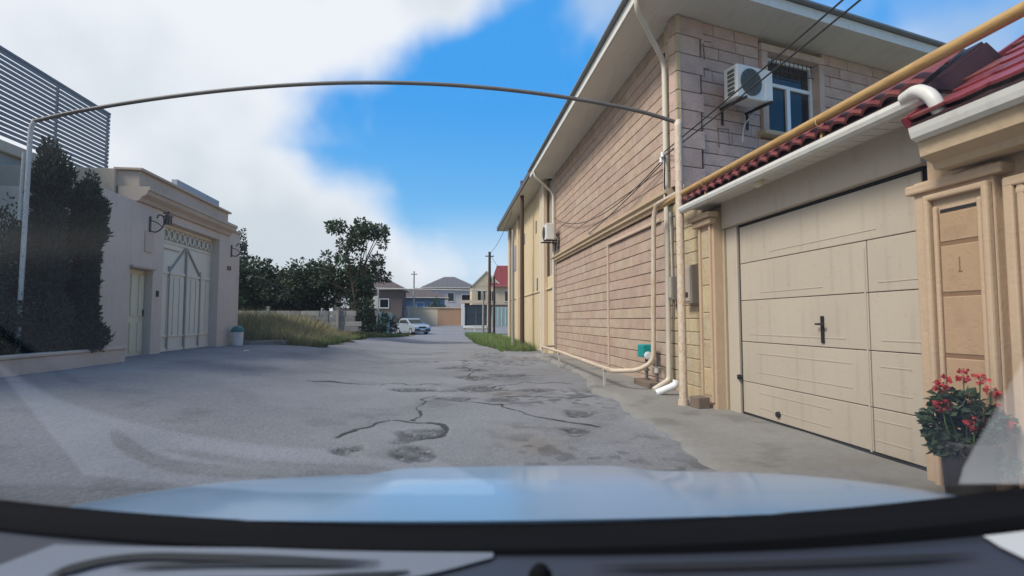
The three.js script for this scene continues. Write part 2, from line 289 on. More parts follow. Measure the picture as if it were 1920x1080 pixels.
{
  const TW = 2048, TH = 2048;
  const col = dtex(TW, TH, (u, v) => {
    const x = RX0 + u * (RX1 - RX0), z = RZ0 + v * (RZ1 - RZ0);
    const [, cr, ho, rough] = roadState(x, z);
    const n = fbm(u, v * 2, 10, 5, 121), g = hash2(Math.floor(u * TW), Math.floor(v * TH), 5), g2 = vnoise(u * TW / 3, v * TH / 2, 4096, 9);
    const patch = ss(0.49, 0.53, fbm(u, v * 2, 4, 4, 131)), st = ss(0.58, 0.72, fbm(u + 0.3, v * 2, 16, 4, 141)), dust = ss(0.46, 0.72, fbm(u + 0.7, v * 2, 7, 5, 151));
    let k = 0.20 + 0.045 * (n - 0.5) * 2 + 0.075 * (g - 0.5) + 0.05 * (g2 - 0.5) - 0.022 * patch - 0.03 * st;
    let r = k * 1.03, gg = k * 1.045, b = k * 1.10;
    const br = Math.max(rough * 0.8, ss(0.6, 3.4, x) * 0.5) * dust;          // brown silt lies over the broken strip
    r = lerp(r, 0.20 + 0.06 * (g - 0.5), br); gg = lerp(gg, 0.170 + 0.05 * (g - 0.5), br); b = lerp(b, 0.145 + 0.05 * (g - 0.5), br);
    const rub = rough * ss(0.5, 0.75, vnoise(x * 9 + 12, z * 7 + 19, 4096, 33)) * 0.55;
    const dark = clamp(Math.max(cr * 0.95, ho * 0.8 * (0.5 + g2), rub)); const m = 1 - dark * 0.9; r *= m; gg *= m; b *= m;
    const chip = ho * ss(0.72, 0.86, vnoise(x * 17 + 9, z * 15 + 7, 4096, 44)); r = lerp(r, 0.22, chip); gg = lerp(gg, 0.21, chip); b = lerp(b, 0.21, chip);
    return [r, gg, b];
  });
  col.wrapS = col.wrapT = THREE.ClampToEdgeWrapping;
  const bmp = dtex(512, 512, (u, v) => 0.5 * fbm(u, v, 128, 2, 161) + 0.5 * fbm(u, v, 32, 4, 163), 8, false);
  const m = new THREE.MeshStandardMaterial({ color: C(1, 1, 1), roughness: 0.93, map: col, bumpMap: bmp, bumpScale: 0.006 });
  const nx = 236, nz = 520, pos = [], uv = [], idx = [];
  for (let j = 0; j <= nz; j++) for (let i = 0; i <= nx; i++) {
    const u = i / nx, v = j / nz, x = RX0 + u * (RX1 - RX0), z = RZ0 + v * (RZ1 - RZ0);
    pos.push(x, rise(x, z) + roadState(x, z)[0] * ss(0, 0.02, v) * (1 - ss(0.985, 1, v)) + 0.012, z); uv.push(u, v);
  }
  // left edge of the carriageway beyond the gatehouse is the grass verge
  const lim = z => (-z < 19.4 ? -99 : -4.35 + wig(z, 7, 0.7, 0.8));
  for (let j = 0; j < nz; j++) for (let i = 0; i < nx; i++) {
    const x = RX0 + (i + 0.5) / nx * (RX1 - RX0), z = RZ0 + (j + 0.5) / nz * (RZ1 - RZ0); if (x < lim(z)) continue;
    const a = j * (nx + 1) + i, b = a + 1, c = a + nx + 1, d = c + 1; idx.push(a, b, c, b, d, c);
  }
  const g = rawGeo(pos, uv, idx); S('road', g, m);
  // far carriageway up to the junction
  const p2 = [], u2 = [], i2 = []; const rows = 90, cols = 24;
  for (let j = 0; j <= rows; j++) { const z = -23.9 - j / rows * 41; const xl = lerp(-4.3, -2.9, ss(24, 48, -z)) + wig(z, 7, 0.7, 0.8) - 14 * ss(51, 54, -z), xr = lerp(3.2, 2.2, ss(24, 30, -z)) + wig(z, 8, 0.4, 0.8) + 14 * ss(50, 55, -z); for (let i = 0; i <= cols; i++) { const x = lerp(xl, xr, i / cols); p2.push(x, rise(x, z) + 0.008, z); u2.push(x, z); } }
  for (let j = 0; j < rows; j++) for (let i = 0; i < cols; i++) { const a = j * (cols + 1) + i, b = a + 1, c = a + cols + 1, d = c + 1; i2.push(a, b, c, b, d, c); }
  S('road', rawGeo(p2, u2, i2), M.asphaltFar);
}
// concrete apron in front of the garage and the raised strip along the house
{
  const edgeX = z => { const d = -z; return (d < 7.6 ? lerp(2.36, 2.72, ss(3.5, 7.6, d)) : lerp(2.72, 3.36, ss(7.6, 14.5, d))) + wig(z, 41, 0.22, 1.7) + wig(z, 42, 0.1, 6); };
  const pos = [], uv = [], idx = []; const rows = 240, cols = 14;
  for (let j = 0; j <= rows; j++) {
    const z = 2.5 - j / rows * 22.4, xe = edgeX(z), top = 0.05 + 0.05 * ss(7.8, 9.2, -z);
    for (let i = 0; i <= cols; i++) {
      const t = i === 0 ? 0 : (i - 1) / (cols - 1), x = i === 0 ? xe - 0.03 : lerp(xe, 4.3, t);
      const y = i === 0 ? -0.03 : top * (i === 1 ? 0.72 + wig(z, 44, 0.5, 5) : 1) + wig(z + x * 2, 45, 0.02, 2) - (i < 3 ? 0.004 : 0); pos.push(x, y, z); uv.push(x, z);
    }
  }
  for (let j = 0; j < rows; j++) for (let i = 0; i < cols; i++) { const a = j * (cols + 1) + i, b = a + 1, c = a + cols + 1, d = c + 1; idx.push(a, b, c, b, d, c); }
  S('pavement', rawGeo(pos, uv, idx), M.concrete);
}

// ------------------------------------------------------------------ masonry helper
const geoCache = {};
function block(w, h, d, v) { w = Math.round(w * 50) / 50; const k = [w.toFixed(2), h.toFixed(3), d, v].join(); return geoCache[k] || (geoCache[k] = stoneGeo(w, h, d, 0.007, v * 0.37, v * 0.21)); }
// lays courses of blocks on a wall; put(u, y) gives the local position of a block's front centre
function courses(parent, u0, u1, y0, n, ch, lens, mats, depth, openings, put, rotY, r, joint = 0.013, vj = 0.35, name = 'stone_block') {
  for (let k = 0; k < n; k++) {
    const ya = y0 + k * ch, yb = ya + ch; let free = [[u0, u1]];
    for (const [a, b, c, d] of openings) if (yb > c + 0.02 && ya < d - 0.02) free = free.flatMap(([p, q]) => (b <= p || a >= q ? [[p, q]] : [[p, a], [b, q]].filter(([m, n2]) => n2 - m > 0.04)));
    for (const [p, q] of free) {
      let u = p, first = true;
      while (u < q - 0.03) {
        let L = lens[0] + r() * (lens[1] - lens[0]); if (first && k % 2) L *= 0.55; first = false; if (q - u - L < lens[0] * 0.4) L = q - u;
        const out = (r() - 0.5) * 0.008; const [x, y, z] = put(u + L / 2, ya + ch / 2, out);
        P(parent, name, block(L - joint * vj, ch - joint, depth, Math.floor(r() * 4)), mats[Math.floor(r() * mats.length)], [x, y, z], [0, rotY, (r() - 0.5) * 0.003]); u += L;
      }
    }
  }
}

// ------------------------------------------------------------------ two-storey stone house on the right
const HX = 4.1, HZ = -8.9, HFAR = -19.7, HTOP = 6.86;
const EA = 75 * Math.PI / 180, ED = [Math.sin(EA), -Math.cos(EA)], EN = [Math.cos(EA), Math.sin(EA)];   // end wall direction and normal in (x, z)
const endRot = Math.atan2(EN[0], EN[1]);
const house = T('stone_house', 'two-storey pinkish stone house with white eaves beside the garage', 'house', [HX, 0, HZ]);
{
  const L = (x, y, z) => [x - HX, y, z - HZ], r = rng(5);
  const endPt = (t, o = 0) => [HX + ED[0] * t + EN[0] * o, HZ + ED[1] * t + EN[1] * o];
  const inset = 0.2, bk = endPt(8);
  const A = [HX + 0.05, HZ - inset / EN[1]], Bp = endPt(8, -inset);
  const core = P(house, 'wall', prism([A, Bp, [Bp[0], HFAR], [HX + 0.05, HFAR]].map(([x, z]) => [x - HX, z - HZ]), 0, HTOP), M.mortar);
  // street side: lower storey, then upper storey, long blocks in low courses
  const putS = (u, y, o) => [0 - o, y, u - HZ];
  courses(core, HFAR, -9.42, 0.0, 15, 0.23, [1.15, 1.7], M.stones, 0.05, [], putS, -Math.PI / 2, r);
  courses(core, HFAR, -9.42, 3.74, 13, 0.24, [1.15, 1.7], M.stones, 0.05, [], putS, -Math.PI / 2, r);
  courses(core, -9.42, HZ - 0.02, 0.0, 15, 0.23, [0.26, 0.5], M.quoins, 0.05, [], putS, -Math.PI / 2, r);
  // corner quoins, yellow towards the street and pink on the end wall
  for (let k = 0; k < 9; k++) {
    const h = 0.346, y = 3.74 + h * (k + 0.5), wS = 0.5, wE = k % 2 ? 0.52 : 0.6;
    P(core, 'quoin', block(wS - 0.01, h - 0.014, 0.09, k % 4), M.quoins[k % 3], L(HX - 0.03, y, HZ - wS / 2 + 0.03), [0, -Math.PI / 2, 0]);
    const [ex, ez] = endPt(wE / 2 - 0.02, 0.03); P(core, 'quoin', block(wE, h - 0.014, 0.24, (k + 1) % 4), M.endStones[k % 5], L(ex, y, ez), [0, endRot, 0]);
  }
  // end wall above the garage roof, around the window
  const WIN = [2.14, 3.54, 4.98, 6.56];
  const putE = (u, y, o) => { const [x, z] = endPt(u, o); return L(x, y, z); };
  courses(core, 0.56, 8.0, 3.28, 16, 0.2235, [0.42, 0.85], M.endStones, 0.2, [[WIN[0] - 0.16, WIN[1] + 0.16, WIN[2] - 0.08, WIN[3] + 0.16]], putE, endRot, r, 0.013, 0.8);
  // chipped open joints beside the air conditioner
  for (const [t, y, w, h] of [[0.62, 6.3, 0.05, 0.32], [0.71, 6.5, 0.2, 0.035], [0.66, 5.98, 0.14, 0.04], [0.62, 5.9, 0.035, 0.18], [0.92, 4.72, 0.035, 0.38], [1.06, 4.9, 0.26, 0.03], [1.17, 4.75, 0.03, 0.3]]) { const [x, z] = endPt(t, 0.004); P(core, 'open_joint', stoneGeo(w, h, 0.02, 0.008), M.concreteDark, L(x, y, z), [0, endRot, 0.08]); }
  // string course along the street side and round the corner
  const prof = [[0, 0], [0.06, 0.0], [0.07, 0.06], [0.12, 0.08], [0.12, 0.14], [0.17, 0.18], [0.17, 0.24], [0.05, 0.27], [0, 0.27]];
  const sc = profileX(prof, -(HFAR - HZ) - 0.2); P(house, 'string_course', sc, M.beige, L(HX, 3.47, (HFAR + HZ) / 2 - 0.1), [0, -Math.PI / 2, 0]);
  const [cx, cz] = endPt(0.35, 0.0); P(house, 'string_course', profileX(prof, 0.78), M.pilaster, L(cx, 3.47, cz), [0, endRot, 0]);
  // blind panel moulding on the lower storey
  const fm = mat([0.58, 0.44, 0.33], { map: TX.plaster });
  P(house, 'panel_moulding', rbox(3.3, 0.07, 0.06, 0.012), fm, L(HX - 0.03, 3.26, -11.35), [0, -Math.PI / 2, 0]);
  P(house, 'panel_moulding', rbox(0.07, 3.0, 0.05, 0.012), fm, L(HX - 0.02, 1.72, -13.05), [0, -Math.PI / 2, 0]);
  // ventilation slots in the corner stones
  for (const y of [6.2, 5.55, 4.85]) P(house, 'vent_slot', rbox(0.05, 0.36, 0.03, 0.004), M.rubber, L(HX - 0.035, y, -9.36), [0, -Math.PI / 2, 0]);
  // window with stone surround, white frame, dark panes and a fringe of bars
  const wc = (WIN[0] + WIN[1]) / 2, wy = (WIN[2] + WIN[3]) / 2, ww = WIN[1] - WIN[0], wh = WIN[3] - WIN[2];
  const at = (u, y, o) => { const [x, z] = endPt(u, o); return L(x, y, z); };
  const win = P(house, 'window', box(ww, wh, 0.02), M.glassDark, at(wc, wy, -0.16), [0, endRot, 0]);
  const fr = (n, w, h, d, u, y, o, m = M.pvc) => P(win, n, rbox(w, h, d, 0.006), m, [u, y, o]);
  for (const s of [-1, 1]) { fr('frame', 0.06, wh, 0.06, s * (ww / 2 - 0.03), 0, 0.03); fr('frame', ww - 0.13, 0.06, 0.06, 0, s * (wh / 2 - 0.03), 0.03); }
  fr('transom', ww - 0.13, 0.07, 0.05, 0, wh * 0.16, 0.032); fr('mullion', 0.1, wh * 0.62, 0.05, 0.02, -wh * 0.17, 0.034);
  for (let i = 0; i < 11; i++) fr('bar', 0.014, 0.26, 0.014, -ww / 2 + 0.1 + i * (ww - 0.2) / 10, wh / 2 - 0.14, 0.12, M.darkMetal);
  fr('bar', ww - 0.1, 0.016, 0.016, 0, wh / 2 - 0.27, 0.135, M.darkMetal);
  const sur = (w, h, u, y) => P(house, 'window_surround', rbox(w, h, 0.26, 0.012), M.endStones[2], at(u, y, -0.06), [0, endRot, 0]);
  sur(0.15, wh + 0.02, WIN[0] - 0.08, wy); sur(0.15, wh + 0.02, WIN[1] + 0.08, wy); sur(ww + 0.34, 0.14, wc, WIN[3] + 0.09); 
  P(house, 'window_sill', rbox(ww + 0.5, 0.09, 0.34, 0.02), M.beige, at(wc, WIN[2] - 0.06, 0.02), [0, endRot, 0]);
  // eaves: white soffit and fascia, grey metal roof above
  const oS = 0.85, oE = 0.8, ex = HX - oS, ez = HZ + (oE + oS * EN[0]) / EN[1], b1 = endPt(8.6, oE), zf = HFAR - 0.5;
  const eave = [[ex, ez], b1, [b1[0], zf], [ex, zf]], lo = eave.map(([x, z]) => [x - HX, z - HZ]);
  P(house, 'soffit', prism(lo, HTOP + 0.003, HTOP + 0.05), M.soffit);
  const edgeBox = (p, q, h, d, y, m, name, out) => { const dx = q[0] - p[0], dz = q[1] - p[1], len = Math.hypot(dx, dz), nx = -dz / len, nz = dx / len; P(house, name, rbox(len, h, d, 0.008), m, L((p[0] + q[0]) / 2 - nx * out, y, (p[1] + q[1]) / 2 - nz * out), [0, -Math.atan2(dz, dx), 0]); };
  for (const [p, q] of [[eave[3], eave[0]], [eave[0], eave[1]]]) {
    edgeBox(p, q, 0.2, 0.03, HTOP + 0.11, M.white, 'fascia', -0.017);
    edgeBox(p, q, 0.045, 0.14, HTOP + 0.245, M.roofMetal, 'roof_edge', -0.06);
  }
  const rid = [[(ex + b1[0]) / 2 + 0.3, -12.9], [(ex + b1[0]) / 2 + 0.3, -16]], ry = HTOP + 2.0, yb = HTOP + 0.27, V = [], q = (a, b, c) => V.push(...a, ...b, ...c);
  const e3 = eave.map(([x, z]) => L(x, yb, z)), r3 = rid.map(([x, z]) => L(x, ry, z));
  q(e3[0], e3[1], r3[0]); q(e3[1], e3[2], r3[1]); q(e3[1], r3[1], r3[0]); q(e3[2], e3[3], r3[1]); q(e3[3], e3[0], r3[0]); q(e3[3], r3[0], r3[1]);
  P(house, 'roof', boxUV(rawGeo(V)), M.roofMetal);
  // down pipes
  P(house, 'down_pipe', pipeGeo([L(HX - 0.86, HTOP + 0.1, -8.55), L(HX - 0.84, HTOP - 0.12, -8.62), L(HX - 0.11, HTOP - 0.75, -9.2), L(HX - 0.11, 4.2, -9.2), L(HX - 0.13, 0.42, -9.18), L(HX - 0.13, 0.28, -9.18), L(HX - 0.45, 0.12, -9.1)], 0.05, 0.14), M.downpipe);
  P(house, 'down_pipe', pipeGeo([L(HX - 0.84, HTOP + 0.05, -19.4), L(HX - 0.82, HTOP - 0.15, -19.4), L(HX - 0.1, HTOP - 0.75, -19.5), L(HX - 0.1, 0.25, -19.5)], 0.05, 0.14), M.downpipe);
}

// ------------------------------------------------------------------ air conditioners
function airConditioner(label, pos, rotY, w, h, d) {
  const g = T('air_conditioner', label, 'air conditioner', pos, rotY, 'outdoor air conditioner units');
  P(g, 'casing', rbox(w, h, d, 0.025, 0, h / 2, 0, 3), M.acWhite);
  const fx = -w * 0.12, fr = h * 0.40;
  P(g, 'fan_recess', new THREE.CylinderGeometry(fr, fr, 0.012, 36).rotateX(Math.PI / 2), M.acGrille, [fx, h * 0.5, d / 2 + 0.003]);
  const rings = []; for (let i = 1; i <= 5; i++) rings.push(new THREE.TorusGeometry(fr * i / 5, 0.004, 5, 36)); for (let i = 0; i < 10; i++) { const a = i / 10 * Math.PI * 2; rings.push(new THREE.BoxGeometry(fr, 0.005, 0.006).translate(fr / 2, 0, 0).rotateZ(a)); }
  P(g, 'fan_guard', merge(rings), M.acGrille, [fx, h * 0.5, d / 2 + 0.016]);
  P(g, 'side_panel', rbox(w * 0.2, h * 0.92, 0.012, 0.004), M.acWhite, [w * 0.38, h * 0.5, d / 2 + 0.006]);
  for (let i = 0; i < 6; i++) P(g, 'louvre', rbox(0.01, 0.055, d * 0.5, 0.003), M.acGrille, [-w / 2 - 0.003, h * 0.17 + i * h * 0.132, 0.02]);
  for (const s of [-1, 1]) P(g, 'bracket', merge([box(0.04, 0.04, d + 0.3, s * w * 0.36, -0.024, -0.06), box(0.04, 0.3, 0.03, s * w * 0.36, -0.19, -d / 2 - 0.17)]), M.darkMetal);
  P(g, 'refrigerant_line', curveTube([[w / 2 - 0.03, 0.15, -0.1], [w / 2 + 0.02, 0.02, -d / 2 - 0.1], [w / 2 - 0.25, -0.3, -d / 2 - 0.12], [w / 2 - 0.28, -0.6, -d / 2 - 0.14]], 0.014), M.gasWhite);
  return g;
}
{
  const t = 1.24, o = 0.42; airConditioner('white air conditioner with a dark round fan beside the upstairs window', [HX + ED[0] * t + EN[0] * o, 5.26, HZ + ED[1] * t + EN[1] * o], endRot, 0.84, 0.6, 0.32);
  airConditioner('small white air conditioner high on the far down pipe of the stone house', [HX - 0.36, 4.25, -19.15], -Math.PI / 2, 0.8, 0.6, 0.3);
}

// ------------------------------------------------------------------ garage
const garage = T('garage', 'cream garage with a tiled canopy and wide sectional door', 'garage', [3.95, 0, -5.75]);
{
  const GX = 3.95, GZ = -5.75, DX = 4.16, L = (x, y, z) => [x - GX, y, z - GZ], RY = -Math.PI / 2;
  const zL = -8.86, zR = -3.98, dz0 = -7.1, dz1 = -4.12, dTop = 2.7;
  // body behind the front
  P(garage, 'wall', prism([[DX + 0.14, zR - 0.02], [9.5, zR - 0.02], [9.5, -9.0], [DX + 0.14, zL]].map(([x, z]) => [x - GX, z - GZ]), 0, 3.1), M.olive);
  P(garage, 'lintel', rbox(3.36, 0.44, 0.3, 0.01), M.doorFrame, L(DX + 0.05, dTop + 0.22, -5.74), [0, RY, 0]);
  P(garage, 'jamb', rbox(0.3, 3.05, 0.26, 0.008), M.olive, L(DX + 0.06, 1.525, -7.56), [0, RY, 0]);
  P(garage, 'door_frame', rbox(0.28, dTop, 0.08, 0.012), M.doorFrame, L(DX - 0.0, dTop / 2, -7.26), [0, RY, 0]);
  // pilaster with a stone joint panel, left of the door
  P(garage, 'pilaster', rbox(0.5, 2.98, 0.2, 0.012), M.pilaster, L(GX + 0.1, 1.49, -7.7), [0, RY, 0]);
  for (let k = 0; k < 6; k++) P(garage, 'pilaster_stone', stoneGeo(0.24, 0.40, 0.03, 0.008, k * 0.3), M.quoins[k % 3], L(GX - 0.012, 0.42 + k * 0.415, -7.68), [0, RY, 0]);
  for (const s of [-1, 1]) P(garage, 'pilaster_moulding', rbox(0.045, 2.66, 0.05, 0.012), M.pilaster, L(GX - 0.01, 1.46, -7.68 + s * 0.16), [0, RY, 0]);
  P(garage, 'pilaster_capital', merge([rbox(0.58, 0.09, 0.12, 0.015, 0, 2.83, 0.04), rbox(0.66, 0.08, 0.18, 0.015, 0, 2.92, 0.06)]), M.pilaster, L(GX + 0.02, 0, -7.7), [0, RY, 0]);
  P(garage, 'side_wall', rbox(0.92, 3.3, 0.3, 0.01), M.quoins[2], L(HX + 0.12, 1.65, -8.42), [0, RY, 0]);
  const r = rng(31);
  for (let k = 0; k < 14; k++) { const w = 0.2 + 0.28 * r(); P(garage, 'facing_stone', stoneGeo(w, 0.206, 0.035, 0.008, k * 0.17), M.quoins[k % 3], L(HX - 0.045, 0.16 + k * 0.22, -8.83 + w / 2), [0, RY, 0]); const w2 = 0.86 - w - 0.02; P(garage, 'facing_stone', stoneGeo(w2, 0.206, 0.035, 0.008, k * 0.21), M.quoins[(k + 1) % 3], L(HX - 0.045, 0.16 + k * 0.22, -8.83 + w + 0.015 + w2 / 2), [0, RY, 0]); }
  // the sectional door: five leaves with recessed joints and pressed ribs
  const door = P(garage, 'door', box(dz1 - dz0, dTop, 0.03), M.darkMetal, L(DX + 0.03, dTop / 2, (dz0 + dz1) / 2), [0, RY, 0]);
  const W = dz1 - dz0 - 0.05, wick = -4.79 - (dz0 + dz1) / 2, x0 = -W / 2, x1 = W / 2;
  const rows = [[0.07, 0.5], [0.5, 1.05], [1.05, 1.62], [1.62, 2.14], [2.14, 2.665]];
  rows.forEach(([a, b], k) => {
    const y = (a + b) / 2 - dTop / 2, h = b - a - 0.008;
    const parts = k === 4 ? [[x0, x1]] : [[x0, wick - 0.006], [wick + 0.006, x1]];
    for (const [p, q] of parts) {
      P(door, 'door_panel', stoneGeo(q - p - 0.004, h, 0.025, 0.005, k * 0.8, p), M.door, [(p + q) / 2, y, 0.045]);
      if (q - p > 0.5) for (const f of k < 2 ? [-0.22, 0.24] : [-0.32]) { const rr = rng(k * 7 + Math.round(p * 10) + 90), w = (q - p) * (0.5 + 0.3 * rr()); P(door, 'pressed_rib', rbox(w, 0.012, 0.005, 0.002), M.door, [(p + q) / 2 + (rr() - 0.5) * 0.2, y + f * h, 0.047]); }
    }
  });
  P(door, 'wicket_edge', rbox(0.02, 2.05, 0.012, 0.004), M.door, [wick - 0.03, -0.30, 0.048]);
  const hd = P(door, 'handle', merge([rbox(0.05, 0.3, 0.014, 0.006, 0, 0, 0), rbox(0.14, 0.022, 0.022, 0.008, 0.015, 0.06, 0.045), new THREE.CylinderGeometry(0.012, 0.012, 0.045, 10).rotateX(Math.PI / 2).translate(-0.01, 0.06, 0.022)]), M.darkMetal, [-5.44 - (dz0 + dz1) / 2, 1.245 - dTop / 2, 0.055]);
  P(door, 'lock', new THREE.CylinderGeometry(0.035, 0.04, 0.03, 14).rotateX(Math.PI / 2), M.darkMetal, [-6.28 - (dz0 + dz1) / 2, 0.17 - dTop / 2, 0.06]);
  P(door, 'bottom_seal', rbox(W, 0.06, 0.05, 0.01), M.rubber, [0, -dTop / 2 + 0.035, 0.035]);
  P(door, 'side_seal', rbox(0.03, dTop, 0.03, 0.006), M.rubber, [x0 - 0.012, 0, 0.03]);
  P(door, 'top_seal', rbox(W + 0.04, 0.03, 0.03, 0.006), M.rubber, [0, dTop / 2 - 0.016, 0.03]);
  P(garage, 'hinge', rbox(0.05, 0.07, 0.05, 0.01), M.darkMetal, L(DX - 0.05, 0.55, -7.11), [0, RY, 0]);
  // canopy: soffit boards, gutter, tiles, gable ends
  const cz0 = -7.95, cz1 = -3.66, cl = cz1 - cz0;
  const sof = P(garage, 'canopy_frame', rbox(cl, 0.03, 0.52, 0.004), M.olive, L(3.95, 3.12, (cz0 + cz1) / 2), [0, RY, 0]);
  for (let k = 0; k < 26; k++) P(sof, 'soffit_board', rbox(cl / 26 - 0.013, 0.014, 0.5, 0.003), M.soffit, [-cl / 2 + (k + 0.5) * cl / 26, -0.025, 0.0]);
  const gp = [[-0.07, 0.0], [0.03, -0.02], [0.075, 0.015], [0.09, 0.07], [0.085, 0.125], [0.068, 0.125], [0.07, 0.075], [0.05, 0.03], [0.02, 0.005], [-0.05, 0.02], [-0.07, 0.12]];
  P(garage, 'gutter', profileX(gp.map(([a, b]) => [a * 0.8, b * 0.66]), cl + 0.05), M.gutter, L(3.71, 3.045, (cz0 + cz1) / 2), [0, RY, 0]);
  P(garage, 'gutter_outlet', pipeGeo([L(3.66, 3.13, cz1 - 0.12), L(3.63, 3.14, cz1 + 0.03), L(3.62, 3.04, cz1 + 0.16), L(3.66, 2.86, cz1 + 0.2)], 0.05, 0.08, 12), M.gutter);
  // clay tiles, two courses of rolls
  const roll = (len) => { const pos = [], idx = [], nu = 8, nv = 3; for (let j = 0; j <= nv; j++) for (let i = 0; i <= nu; i++) { const u = i / nu, v = j / nv; pos.push((u - 0.5) * 0.2, Math.sin(u * Math.PI) * 0.05 + (v < 0.02 ? -0.004 : 0), -v * len); } for (let j = 0; j < nv; j++) for (let i = 0; i < nu; i++) { const a = j * (nu + 1) + i; idx.push(a, a + 1, a + nu + 1, a + 1, a + nu + 2, a + nu + 1); }
    const b = nu + 1; const n0 = pos.length / 3; for (let i = 0; i <= nu; i++) pos.push(pos[i * 3], pos[i * 3 + 1] - 0.03, 0); for (let i = 0; i < nu; i++) idx.push(i, n0 + i, i + 1, i + 1, n0 + i, n0 + i + 1); return boxUV(rawGeo(pos, null, idx)); };
  const tg = roll(0.36), pitch = Math.atan2(0.42, 0.56), deck = P(garage, 'canopy_deck', rbox(cl, 0.025, 0.74, 0.004), M.tileDark, L(3.99, 3.37, (cz0 + cz1) / 2), [0, RY, 0]);
  deck.rotation.set(0, RY, 0); deck.geometry = boxUV(new THREE.BoxGeometry(cl, 0.02, 0.69).rotateX(pitch));
  for (let row = 0; row < 2; row++) for (let k = 0; k < 21; k++) P(deck, 'roof_tile', tg, (k * 7 + row * 3) % 3 ? M.tile : M.tile2, [-cl / 2 + 0.1 + k * (cl - 0.2) / 20, -0.185 + 0.022 + row * 0.19, 0.30 - row * 0.255], [pitch + 0.02, 0, (((k * 13 + row * 5) % 7) - 3) * 0.008]);
  const gab = new THREE.Shape([[-0.29, 0], [0.8, 0], [0.29, 0.41]].map(p => new THREE.Vector2(...p)));
  const gg = boxUV(new THREE.ExtrudeGeometry(gab, { depth: 0.04, bevelEnabled: false })); P(garage, 'canopy_gable', gg, M.tileDark, L(3.99, 3.16, cz1 - 0.02));
  P(garage, 'canopy_deck', boxUV(new THREE.BoxGeometry(cl, 0.02, 0.66).rotateX(-0.68)), M.tileDark, L(4.52, 3.36, (cz0 + cz1) / 2), [0, RY, 0]);
  P(garage, 'flat_roof', prism([[4.3, -4.0], [9.5, -4.0], [9.5, -9.0], [4.3, -8.86]].map(([x, z]) => [x - GX, z - GZ]), 3.12, 3.2), M.roofMetal);
  // ceiling lamp, switched off, under the canopy
  P(garage, 'canopy_lamp', merge([new THREE.CylinderGeometry(0.075, 0.085, 0.03, 24), new THREE.SphereGeometry(0.07, 20, 8, 0, Math.PI * 2, Math.PI / 2, Math.PI / 2).translate(0, -0.012, 0)]), mat([0.66, 0.60, 0.45], { rough: 0.3 }), L(3.86, 3.085, -6.15));
}

